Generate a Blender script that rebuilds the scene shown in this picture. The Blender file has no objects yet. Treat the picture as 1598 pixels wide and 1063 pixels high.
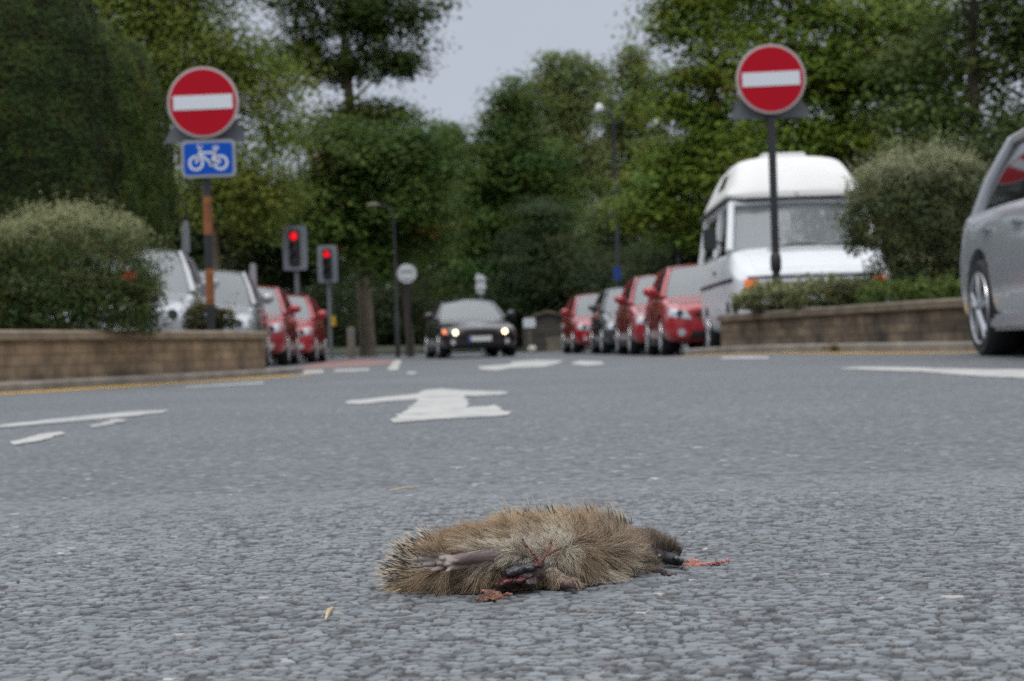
import bpy, bmesh, math, random
import numpy as np
from mathutils import Vector, Matrix
rng = np.random.default_rng(7)
random.seed(7)
SC = bpy.context.scene
COL = SC.collection
R = math.radians

# ------------------------------------------------------------------ camera
FPX, CXP, CYP = 2760.0, 799.0, 531.5        # focal length and centre in photo pixels
CAMH, ROLL, PITCH = 0.20, R(1.8), math.atan(12.5 / 2760.0)
fw = Vector((0, math.cos(PITCH), math.sin(PITCH)))
up0 = Vector((0, -math.sin(PITCH), math.cos(PITCH)))
rt0 = Vector((1, 0, 0))
rt = rt0 * math.cos(ROLL) - up0 * math.sin(ROLL)
up = rt0 * math.sin(ROLL) + up0 * math.cos(ROLL)
cd = bpy.data.cameras.new('camera')
cd.sensor_width = 36.0
cd.lens = FPX / 1598.0 * 36.0
cd.clip_start, cd.clip_end = 0.02, 3000
cd.dof.use_dof = True
cd.dof.focus_distance = 1.50
cd.dof.aperture_fstop = 14.0
cam = bpy.data.objects.new('camera', cd)
COL.objects.link(cam)
M = Matrix((rt, up, -fw)).transposed().to_4x4()
M.translation = Vector((0, 0, CAMH))
cam.matrix_world = M
SC.camera = cam

# ------------------------------------------------------------------ sky and sun (overcast)
SUN_EL, SUN_AZ = R(58), R(205)               # azimuth from +Y clockwise: behind the camera, a little left
world = bpy.data.worlds.new('World')
SC.world = world
world.use_nodes = True
nt = world.node_tree
nt.nodes.clear()
wo = nt.nodes.new('ShaderNodeOutputWorld')
bg = nt.nodes.new('ShaderNodeBackground')
sky = nt.nodes.new('ShaderNodeTexSky')
sky.sky_type = 'NISHITA'
sky.sun_disc = False
sky.sun_elevation = SUN_EL
sky.sun_rotation = SUN_AZ
tc = nt.nodes.new('ShaderNodeTexCoord')
sx = nt.nodes.new('ShaderNodeSeparateXYZ')
nt.links.new(tc.outputs['Generated'], sx.inputs[0])
cr = nt.nodes.new('ShaderNodeValToRGB')
cr.color_ramp.elements[0].position = 0.0
cr.color_ramp.elements[0].color = (0.52, 0.56, 0.645, 1)
cr.color_ramp.elements[1].position = 1.0
cr.color_ramp.elements[1].color = (2.0, 2.03, 2.1, 1)
e = cr.color_ramp.elements.new(0.22)
e.color = (0.545, 0.585, 0.67, 1)
e = cr.color_ramp.elements.new(0.5)
e.color = (1.1, 1.13, 1.22, 1)
nt.links.new(sx.outputs[2], cr.inputs[0])
nz = nt.nodes.new('ShaderNodeTexNoise')
nz.inputs['Scale'].default_value = 2.2
nz.inputs['Detail'].default_value = 5
nt.links.new(tc.outputs['Generated'], nz.inputs['Vector'])
mr = nt.nodes.new('ShaderNodeMapRange')
mr.inputs['From Min'].default_value = 0.3
mr.inputs['From Max'].default_value = 0.7
mr.inputs['To Min'].default_value = 9.2
mr.inputs['To Max'].default_value = 10.6
nt.links.new(nz.outputs['Fac'], mr.inputs['Value'])
sc_ = nt.nodes.new('ShaderNodeVectorMath')
sc_.operation = 'SCALE'
nt.links.new(cr.outputs[0], sc_.inputs[0])
nt.links.new(mr.outputs[0], sc_.inputs['Scale'])
mx = nt.nodes.new('ShaderNodeMix')
mx.data_type = 'RGBA'
mx.inputs['Factor'].default_value = 0.9       # cloud cover over the clear sky
nt.links.new(sky.outputs[0], mx.inputs['A'])
nt.links.new(sc_.outputs[0], mx.inputs['B'])
nt.links.new(mx.outputs['Result'], bg.inputs['Color'])
bg.inputs['Strength'].default_value = 0.10
nt.links.new(bg.outputs[0], wo.inputs[0])

sl = bpy.data.lights.new('sun', 'SUN')
sl.energy = 0.9
sl.angle = R(25)
sl.color = (1, 0.95, 0.88)
so = bpy.data.objects.new('sun', sl)
COL.objects.link(so)
sd = Vector((math.sin(SUN_AZ) * math.cos(SUN_EL), math.cos(SUN_AZ) * math.cos(SUN_EL), math.sin(SUN_EL)))
so.rotation_euler = (-sd).to_track_quat('-Z', 'Y').to_euler()
so.location = sd * 50

SC.view_settings.view_transform = 'Standard'
SC.view_settings.look = 'None'
SC.view_settings.exposure = 0.0
SC.view_settings.gamma = 1.0
SC.view_settings.use_curve_mapping = False
SC.render.engine = 'CYCLES'
SC.cycles.max_bounces = 6
SC.cycles.transparent_max_bounces = 6
SC.cycles.use_denoising = False
SC.cycles.sample_clamp_indirect = 4.0

# ------------------------------------------------------------------ projection helpers
def uv_of(px, py):
    dx, dy = px - CXP, CYP - py
    return dx * math.cos(ROLL) + dy * math.sin(ROLL), -dx * math.sin(ROLL) + dy * math.cos(ROLL)

def W(px, py, D):
    u, v = uv_of(px, py)
    return Vector((0, 0, CAMH)) + D * (rt0 * (u / FPX) + fw + up0 * (v / FPX))

def unproj(P):
    """world points (n,3) -> photo pixels, depth"""
    P = np.asarray(P, float) - np.array((0, 0, CAMH))
    D = P @ np.array(fw)
    x = P @ np.array(rt) / D * FPX + CXP
    y = CYP - P @ np.array(up) / D * FPX
    return x, y, D

def sstep(a, b, x):
    t = np.clip((np.asarray(x, float) - a) / (b - a), 0, 1)
    return t * t * (3 - 2 * t)

def gz(x, y):
    """height of the road surface"""
    x = np.asarray(x, float); y = np.asarray(y, float)
    z = 0.085 * np.exp(-((y - 16) / 7.0) ** 2) * sstep(0.3, 2.3, x)
    z = z + np.where(y > 30, 0.00013 * (np.minimum(y, 62) - 30) ** 2, 0)
    z = z + 0.03 * sstep(2.0, 8.0, -x) * sstep(8, 14, y)
    return z

def G(px, py):
    """photo pixel -> point on the road"""
    u, v = uv_of(px, py)
    d = rt0 * (u / FPX) + fw + up0 * (v / FPX)
    t = 1.0
    lo, hi = 0.5, 90.0
    f = lambda t: CAMH + d.z * t - float(gz(d.x * t, d.y * t))
    t = lo
    while t < hi and f(t) > 0:
        t *= 1.01
    return Vector((d.x * t, d.y * t, float(gz(d.x * t, d.y * t))))

# ------------------------------------------------------------------ object helpers
def tag(o, label=None, cat=None, group=None, kind=None):
    if label: o['label'] = label
    if cat: o['category'] = cat
    if group: o['group'] = group
    if kind: o['kind'] = kind
    return o

def empty(name, loc, rz=0.0):
    o = bpy.data.objects.new(name, None)
    o.empty_display_size = 0.1
    COL.objects.link(o)
    o.location = loc
    o.rotation_euler = (0, 0, rz)
    return o

def link(name, me, mat=None, parent=None):
    o = bpy.data.objects.new(name, me)
    COL.objects.link(o)
    if mat is not None:
        me.materials.append(mat)
    if parent is not None:
        o.parent = parent
    return o

def smooth_mesh(me, ang=40):
    me.polygons.foreach_set('use_smooth', [True] * len(me.polygons))
    if ang is not None and ang < 180:
        me.set_sharp_from_angle(angle=R(ang))

def pyobj(name, v, f, mat=None, parent=None, smooth=None):
    me = bpy.data.meshes.new(name)
    me.from_pydata([tuple(p) for p in v], [], [tuple(q) for q in f])
    me.update()
    if smooth: smooth_mesh(me, smooth)
    return link(name, me, mat, parent)

def np_mesh(name, V, Q, colors=None, smooth=False):
    """fast mesh from arrays: V (n,3), Q (m,k)"""
    V = np.ascontiguousarray(V, np.float32); Q = np.ascontiguousarray(Q, np.int32)
    m, k = Q.shape
    me = bpy.data.meshes.new(name)
    me.vertices.add(len(V)); me.vertices.foreach_set('co', V.ravel())
    me.loops.add(m * k); me.loops.foreach_set('vertex_index', Q.ravel())
    me.polygons.add(m); me.polygons.foreach_set('loop_start', np.arange(0, m * k, k, dtype=np.int32))
    if smooth: me.polygons.foreach_set('use_smooth', np.ones(m, bool))
    if colors is not None:
        a = me.color_attributes.new('Col', 'FLOAT_COLOR', 'POINT')
        c = np.ones((len(V), 4), np.float32); c[:, :3] = colors
        a.data.foreach_set('color', c.ravel())
    me.update(calc_edges=True)
    me.validate()
    return me

class MB:
    """collects simple shapes into one mesh"""
    def __init__(s): s.v = []; s.f = []
    def add(s, v, f):
        n = len(s.v); s.v += [tuple(p) for p in v]; s.f += [tuple(i + n for i in q) for q in f]; return s
    def box(s, c, d, rot=None):
        h = Vector(d) / 2; v = []
        for z in (-1, 1):
            for y in (-1, 1):
                for x in (-1, 1):
                    p = Vector((x * h.x, y * h.y, z * h.z))
                    if rot is not None: p = rot @ p
                    v.append(p + Vector(c))
        return s.add(v, [(0, 2, 3, 1), (4, 5, 7, 6), (0, 1, 5, 4), (2, 6, 7, 3), (0, 4, 6, 2), (1, 3, 7, 5)])
    def tube(s, pts, rad, n=8, cap=True):
        pts = [Vector(p) for p in pts]
        rad = rad if hasattr(rad, '__len__') else [rad] * len(pts)
        v = []; f = []
        for i, p in enumerate(pts):
            t = (pts[min(i + 1, len(pts) - 1)] - pts[max(i - 1, 0)]).normalized()
            a = Vector((0, 0, 1)) if abs(t.z) < 0.9 else Vector((1, 0, 0))
            x = t.cross(a).normalized(); y = t.cross(x)
            for k in range(n):
                w = 2 * math.pi * k / n
                v.append(p + (x * math.cos(w) + y * math.sin(w)) * rad[i])
        for i in range(len(pts) - 1):
            for k in range(n):
                f.append((i * n + k, i * n + (k + 1) % n, (i + 1) * n + (k + 1) % n, (i + 1) * n + k))
        if cap:
            f.append(tuple(range(n))[::-1]); f.append(tuple((len(pts) - 1) * n + k for k in range(n)))
        return s.add(v, f)
    def lathe(s, prof, n=24, axis='Z', c=(0, 0, 0)):
        """prof: (radius, height) list turned about axis through c"""
        v = []; f = []
        for r_, h in prof:
            for k in range(n):
                a = 2 * math.pi * k / n
                p = {'Z': (r_ * math.cos(a), r_ * math.sin(a), h), 'X': (h, r_ * math.cos(a), r_ * math.sin(a)),
                     'Y': (r_ * math.sin(a), h, r_ * math.cos(a))}[axis]
                v.append(Vector(p) + Vector(c))
        m = len(prof)
        for i in range(m - 1):
            for k in range(n):
                f.append((i * n + k, i * n + (k + 1) % n, (i + 1) * n + (k + 1) % n, (i + 1) * n + k))
        f.append(tuple(range(n))[::-1]); f.append(tuple((m - 1) * n + k for k in range(n)))
        return s.add(v, f)
    def prism(s, poly, y0, y1):
        """polygon in x,z extruded along y"""
        n = len(poly)
        v = [(x, y0, z) for x, z in poly] + [(x, y1, z) for x, z in poly]
        f = [tuple(range(n)), tuple(range(2 * n - 1, n - 1, -1))]
        f += [(i, i + n, (i + 1) % n + n, (i + 1) % n) for i in range(n)]
        return s.add(v, f)
    def build(s, name, mat=None, parent=None, smooth=None, bevel=0):
        me = bpy.data.meshes.new(name)
        me.from_pydata(s.v, [], s.f)
        bm = bmesh.new(); bm.from_mesh(me)
        if bevel:
            es = [e for e in bm.edges if len(e.link_faces) == 2 and e.calc_face_angle(0) > 0.5]
            bmesh.ops.bevel(bm, geom=es, offset=bevel, segments=2, affect='EDGES', clamp_overlap=True)
        bmesh.ops.recalc_face_normals(bm, faces=bm.faces)
        bm.to_mesh(me); bm.free()
        if smooth: smooth_mesh(me, smooth)
        return link(name, me, mat, parent)

def rrect(w, h, r_, n=5):
    """rounded rectangle outline, centred"""
    out = []
    for cx, cz, a0 in ((w / 2 - r_, h / 2 - r_, 0), (-w / 2 + r_, h / 2 - r_, 90), (-w / 2 + r_, -h / 2 + r_, 180), (w / 2 - r_, -h / 2 + r_, 270)):
        for k in range(n + 1):
            a = R(a0 + 90 * k / n)
            out.append((cx + r_ * math.cos(a), cz + r_ * math.sin(a)))
    return out

def circ(r_, n=32, cx=0, cz=0):
    return [(cx + r_ * math.cos(2 * math.pi * k / n), cz + r_ * math.sin(2 * math.pi * k / n)) for k in range(n)]

def apply_mods(o):
    dg = bpy.context.evaluated_depsgraph_get()
    dg.update()
    me = bpy.data.meshes.new_from_object(o.evaluated_get(dg))
    mats = list(o.data.materials)
    o.modifiers.clear()
    o.data = me
    if not me.materials:
        for m_ in mats: me.materials.append(m_)
    return o

# ------------------------------------------------------------------ materials
def mat(name, color, rough=0.5, metal=0.0, spec=0.5, coat=0.0, var=0.0, vscale=6.0, bump=0.0, bscale=40.0, emis=None, estr=0.0, ior=None):
    m = bpy.data.materials.new(name); m.use_nodes = True
    n = m.node_tree; b = n.nodes['Principled BSDF']
    b.inputs['Base Color'].default_value = (*color, 1)
    b.inputs['Roughness'].default_value = rough
    b.inputs['Metallic'].default_value = metal
    b.inputs['Specular IOR Level'].default_value = spec
    b.inputs['Coat Weight'].default_value = coat
    b.inputs['Coat Roughness'].default_value = 0.05
    if ior: b.inputs['IOR'].default_value = ior
    if emis:
        b.inputs['Emission Color'].default_value = (*emis, 1)
        b.inputs['Emission Strength'].default_value = estr
    if var or bump:
        t = n.nodes.new('ShaderNodeTexCoord')
    if var:
        z = n.nodes.new('ShaderNodeTexNoise'); z.inputs['Scale'].default_value = vscale; z.inputs['Detail'].default_value = 6
        n.links.new(t.outputs['Object'], z.inputs['Vector'])
        r_ = n.nodes.new('ShaderNodeValToRGB')
        r_.color_ramp.elements[0].position = 0.3; r_.color_ramp.elements[1].position = 0.7
        r_.color_ramp.elements[0].color = (*[c * (1 - var) for c in color], 1)
        r_.color_ramp.elements[1].color = (*[min(1, c * (1 + var)) for c in color], 1)
        n.links.new(z.outputs['Fac'], r_.inputs[0]); n.links.new(r_.outputs[0], b.inputs['Base Color'])
    if bump:
        z2 = n.nodes.new('ShaderNodeTexNoise'); z2.inputs['Scale'].default_value = bscale; z2.inputs['Detail'].default_value = 5
        n.links.new(t.outputs['Object'], z2.inputs['Vector'])
        bp = n.nodes.new('ShaderNodeBump'); bp.inputs['Strength'].default_value = bump; bp.inputs['Distance'].default_value = 0.02
        n.links.new(z2.outputs['Fac'], bp.inputs['Height']); n.links.new(bp.outputs[0], b.inputs['Normal'])
    return m

def mat_col(name, rough=0.6, trans=0.0, spec=0.3):
    """colour from the mesh's own per-piece colours (leaf, hair, stone)"""
    m = bpy.data.materials.new(name); m.use_nodes = True
    n = m.node_tree; b = n.nodes['Principled BSDF']
    a = n.nodes.new('ShaderNodeVertexColor'); a.layer_name = 'Col'
    n.links.new(a.outputs[0], b.inputs['Base Color'])
    b.inputs['Roughness'].default_value = rough
    b.inputs['Specular IOR Level'].default_value = spec
    if trans:
        tr = n.nodes.new('ShaderNodeBsdfTranslucent'); mxs = n.nodes.new('ShaderNodeMixShader')
        hs = n.nodes.new('ShaderNodeHueSaturation'); hs.inputs['Value'].default_value = 1.3; hs.inputs['Hue'].default_value = 0.485
        n.links.new(a.outputs[0], hs.inputs['Color']); n.links.new(hs.outputs[0], tr.inputs[0])
        mxs.inputs[0].default_value = trans
        n.links.new(b.outputs[0], mxs.inputs[1]); n.links.new(tr.outputs[0], mxs.inputs[2])
        n.links.new(mxs.outputs[0], n.nodes['Material Output'].inputs[0])
    return m

def mat_asphalt(name, base=(0.122, 0.136, 0.146)):
    m = bpy.data.materials.new(name); m.use_nodes = True
    n = m.node_tree; b = n.nodes['Principled BSDF']; L = n.links.new
    g = n.nodes.new('ShaderNodeNewGeometry')
    v = n.nodes.new('ShaderNodeTexVoronoi'); v.inputs['Scale'].default_value = 82
    L(g.outputs['Position'], v.inputs['Vector'])
    big = n.nodes.new('ShaderNodeTexNoise'); big.inputs['Scale'].default_value = 0.55; big.inputs['Detail'].default_value = 6
    L(g.outputs['Position'], big.inputs['Vector'])
    r1 = n.nodes.new('ShaderNodeValToRGB')
    r1.color_ramp.elements[0].position = 0.3; r1.color_ramp.elements[0].color = (*[c * 0.86 for c in base], 1)
    r1.color_ramp.elements[1].position = 0.7; r1.color_ramp.elements[1].color = (*[c * 1.12 for c in base], 1)
    L(big.outputs['Fac'], r1.inputs[0])
    sp = n.nodes.new('ShaderNodeSeparateColor'); L(v.outputs['Color'], sp.inputs[0])
    r2 = n.nodes.new('ShaderNodeValToRGB')
    r2.color_ramp.elements[0].position = 0; r2.color_ramp.elements[0].color = (0.35, 0.34, 0.34, 1)
    r2.color_ramp.elements[1].position = 0.985; r2.color_ramp.elements[1].color = (1.2, 1.2, 1.2, 1)
    e = r2.color_ramp.elements.new(0.99); e.color = (2.6, 2.55, 2.45, 1)
    L(sp.outputs[0], r2.inputs[0])
    mm = n.nodes.new('ShaderNodeMix'); mm.data_type = 'RGBA'; mm.blend_type = 'MULTIPLY'; mm.inputs['Factor'].default_value = 1
    L(r1.outputs[0], mm.inputs['A']); L(r2.outputs[0], mm.inputs['B'])
    L(mm.outputs['Result'], b.inputs['Base Color'])
    b.inputs['Roughness'].default_value = 0.62
    bp = n.nodes.new('ShaderNodeBump'); bp.inputs['Strength'].default_value = 0.6; bp.inputs['Distance'].default_value = 0.004; bp.invert = True
    L(v.outputs['Distance'], bp.inputs['Height']); L(bp.outputs[0], b.inputs['Normal'])
    return m

def mat_marking(name, color, wear=0.5):
    """worn thermoplastic paint: bare asphalt shows through in patches"""
    m = bpy.data.materials.new(name); m.use_nodes = True
    n = m.node_tree; b = n.nodes['Principled BSDF']; L = n.links.new
    g = n.nodes.new('ShaderNodeNewGeometry')
    a = n.nodes.new('ShaderNodeTexNoise'); a.inputs['Scale'].default_value = 4.5; a.inputs['Detail'].default_value = 12; a.inputs['Roughness'].default_value = 0.8
    L(g.outputs['Position'], a.inputs['Vector'])
    r_ = n.nodes.new('ShaderNodeValToRGB')
    r_.color_ramp.elements[0].position = wear - 0.12; r_.color_ramp.elements[0].color = (0.2, 0.21, 0.225, 1)
    r_.color_ramp.elements[1].position = wear + 0.02; r_.color_ramp.elements[1].color = (*color, 1)
    L(a.outputs['Fac'], r_.inputs[0]); L(r_.outputs[0], b.inputs['Base Color'])
    b.inputs['Roughness'].default_value = 0.7
    return m

def mat_stone(name, c1, c2, mortar, sx=2.2, sz=9.0, stain=0.5):
    """coursed stone: brick pattern along the wall with stains"""
    m = bpy.data.materials.new(name); m.use_nodes = True
    n = m.node_tree; b = n.nodes['Principled BSDF']; L = n.links.new
    uv = n.nodes.new('ShaderNodeUVMap')
    br = n.nodes.new('ShaderNodeTexBrick')
    br.inputs['Scale'].default_value = 1.0
    br.inputs['Brick Width'].default_value = 0.27; br.inputs['Row Height'].default_value = 0.082
    br.inputs['Mortar Size'].default_value = 0.009; br.inputs['Mortar Smooth'].default_value = 0.3
    br.inputs['Color1'].default_value = (*c1, 1); br.inputs['Color2'].default_value = (*c2, 1); br.inputs['Mortar'].default_value = (*mortar, 1)
    L(uv.outputs[0], br.inputs['Vector'])
    g = n.nodes.new('ShaderNodeNewGeometry')
    z = n.nodes.new('ShaderNodeTexNoise'); z.inputs['Scale'].default_value = 3.0; z.inputs['Detail'].default_value = 8; z.inputs['Roughness'].default_value = 0.65
    L(g.outputs['Position'], z.inputs['Vector'])
    r_ = n.nodes.new('ShaderNodeValToRGB')
    r_.color_ramp.elements[0].position = 0.35; r_.color_ramp.elements[0].color = (1 - stain, 1 - stain, 1 - stain, 1)
    r_.color_ramp.elements[1].position = 0.62; r_.color_ramp.elements[1].color = (1.1, 1.08, 1.05, 1)
    L(z.outputs['Fac'], r_.inputs[0])
    mm = n.nodes.new('ShaderNodeMix'); mm.data_type = 'RGBA'; mm.blend_type = 'MULTIPLY'; mm.inputs['Factor'].default_value = 1
    L(br.outputs['Color'], mm.inputs['A']); L(r_.outputs[0], mm.inputs['B']); L(mm.outputs['Result'], b.inputs['Base Color'])
    b.inputs['Roughness'].default_value = 0.9
    bp = n.nodes.new('ShaderNodeBump'); bp.inputs['Strength'].default_value = 0.7; bp.inputs['Distance'].default_value = 0.015
    L(z.outputs['Fac'], bp.inputs['Height']); L(bp.outputs[0], b.inputs['Normal'])
    return m

MAT = dict(
    asphalt=mat_asphalt('asphalt'),
    chips=mat_col('road chippings', 0.55, 0, 0.5),
    white_line=mat_marking('white road paint', (0.42, 0.415, 0.39), 0.485),
    worn_line=mat_marking('worn white road paint', (0.42, 0.42, 0.4), 0.53),
    yellow_line=mat_marking('yellow road paint', (0.72, 0.42, 0.05), 0.41),
    red_surface=mat_marking('red road surfacing', (0.24, 0.135, 0.12), 0.47),
    kerb=mat('kerb stone', (0.2, 0.185, 0.165), 0.9, var=0.3, vscale=4, bump=0.4),
    pavement=mat('pavement', (0.2, 0.195, 0.19), 0.9, var=0.25, vscale=3, bump=0.3),
    soil=mat('soil', (0.05, 0.04, 0.03), 0.95, var=0.4, vscale=9, bump=0.6),
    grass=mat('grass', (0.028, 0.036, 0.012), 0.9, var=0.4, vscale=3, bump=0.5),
    sandstone=mat_stone('buff sandstone', (0.30, 0.22, 0.14), (0.235, 0.168, 0.106), (0.17, 0.125, 0.085), stain=0.6),
    darkstone=mat_stone('dark sandstone', (0.2, 0.155, 0.105), (0.105, 0.082, 0.06), (0.085, 0.068, 0.05), stain=0.75),
    greystone=mat_stone('grey rubble', (0.1, 0.095, 0.08), (0.07, 0.065, 0.058), (0.05, 0.048, 0.042), stain=0.4),
    coping=mat('stone coping', (0.21, 0.165, 0.115), 0.9, var=0.3, vscale=5, bump=0.4),
    coping_dark=mat('dark stone coping', (0.12, 0.098, 0.072), 0.9, var=0.4, vscale=5, bump=0.4),
    bark=mat('bark', (0.075, 0.058, 0.042), 0.95, var=0.4, vscale=5, bump=0.8, bscale=14),
    pale_bark=mat('pale bark', (0.15, 0.125, 0.085), 0.95, var=0.35, vscale=4, bump=0.8, bscale=14),
    leaf=mat_col('leaf', 0.62, 0.3, 0.16),
    needle=mat_col('needle foliage', 0.7, 0.12, 0.2),
    tyre=mat('tyre rubber', (0.012, 0.012, 0.013), 0.75, bump=0.2),
    alloy=mat('alloy', (0.6, 0.61, 0.63), 0.28, 0.9),
    black_plastic=mat('black plastic', (0.014, 0.014, 0.015), 0.5),
    underside=mat('underside', (0.01, 0.01, 0.01), 0.9),
    glass=mat('car glass', (0.28, 0.3, 0.31), 0.05, 0.22, ior=1.8),
    side_glass=mat('side glass', (0.012, 0.014, 0.014), 0.05, spec=0.5, ior=1.5),
    lens=mat('headlamp lens', (0.6, 0.62, 0.65), 0.12, 0.35, coat=1.0),
    dark_lens=mat('dark lamp', (0.05, 0.055, 0.06), 0.15, coat=1.0),
    amber=mat('amber lens', (0.75, 0.16, 0.02), 0.2, coat=1.0, emis=(1, 0.2, 0.03), estr=0.12),
    red_lens=mat('red lens', (0.4, 0.01, 0.01), 0.2, coat=1.0),
    headlamp_lit=mat('lit headlamp', (1, 1, 1), 0.3, emis=(1.0, 0.74, 0.36), estr=5.0),
    led_red=mat('lit red signal', (0.6, 0.02, 0.02), 0.3, emis=(1.0, 0.004, 0.02), estr=1.0),
    plate=mat('number plate', (0.6, 0.6, 0.58), 0.5),
    plate_blue=mat('plate band', (0.02, 0.09, 0.4), 0.5),
    chrome=mat('chrome', (0.75, 0.75, 0.77), 0.12, 1.0),
    paint_black=mat('black car paint', (0.012, 0.009, 0.012), 0.3, 0.3, coat=1.0),
    paint_red=mat('red car paint', (0.36, 0.008, 0.014), 0.3, 0.05, coat=1.0),
    paint_red_b=mat('crimson car paint', (0.3, 0.008, 0.016), 0.3, 0.1, coat=1.0),
    paint_silver=mat('silver car paint', (0.36, 0.37, 0.38), 0.3, 0.55, coat=1.0),
    paint_grey=mat('silver blue car paint', (0.43, 0.45, 0.48), 0.32, 0.4, coat=0.9),
    paint_dark=mat('dark grey car paint', (0.05, 0.053, 0.058), 0.3, 0.5, coat=1.0),
    paint_white=mat('white van paint', (0.62, 0.64, 0.66), 0.45, coat=0.15, var=0.05, vscale=2),
    white_grp=mat('white fibreglass', (0.7, 0.7, 0.68), 0.5, var=0.05, vscale=2),
    sign_red=mat('sign red', (0.40, 0.002, 0.014), 0.55, spec=0.15),
    sign_white=mat('sign white', (0.62, 0.66, 0.7), 0.5),
    sign_blue=mat('sign blue', (0.002, 0.075, 0.44), 0.55, spec=0.15),
    sign_grey=mat('sign back', (0.28, 0.3, 0.32), 0.55, 0.2, var=0.12),
    sign_back=mat('dull sign back', (0.12, 0.13, 0.14), 0.6, 0.2, var=0.12),
    sign_pale=mat('pale sign back', (0.5, 0.53, 0.54), 0.5, var=0.08),
    sign_rim=mat('sign rim', (0.42, 0.36, 0.36), 0.6),
    post_black=mat('black post paint', (0.016, 0.017, 0.02), 0.5, var=0.3),
    post_rust=mat('rust brown post', (0.22, 0.075, 0.022), 0.75, var=0.35, vscale=12),
    post_grey=mat('grey post', (0.16, 0.175, 0.185), 0.5, 0.2, var=0.1),
    signal_grey=mat('signal grey', (0.19, 0.21, 0.235), 0.5, var=0.08),
    signal_black=mat('signal black', (0.01, 0.01, 0.011), 0.6),
    yellow_box=mat('yellow box', (0.5, 0.34, 0.03), 0.5),
    lamp_white=mat('lamp shell', (0.68, 0.7, 0.72), 0.45),
    wood=mat('weathered wood', (0.17, 0.15, 0.115), 0.9, var=0.3, vscale=8, bump=0.5),
    blue_paint=mat('blue enamel', (0.015, 0.07, 0.3), 0.5),
)

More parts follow.
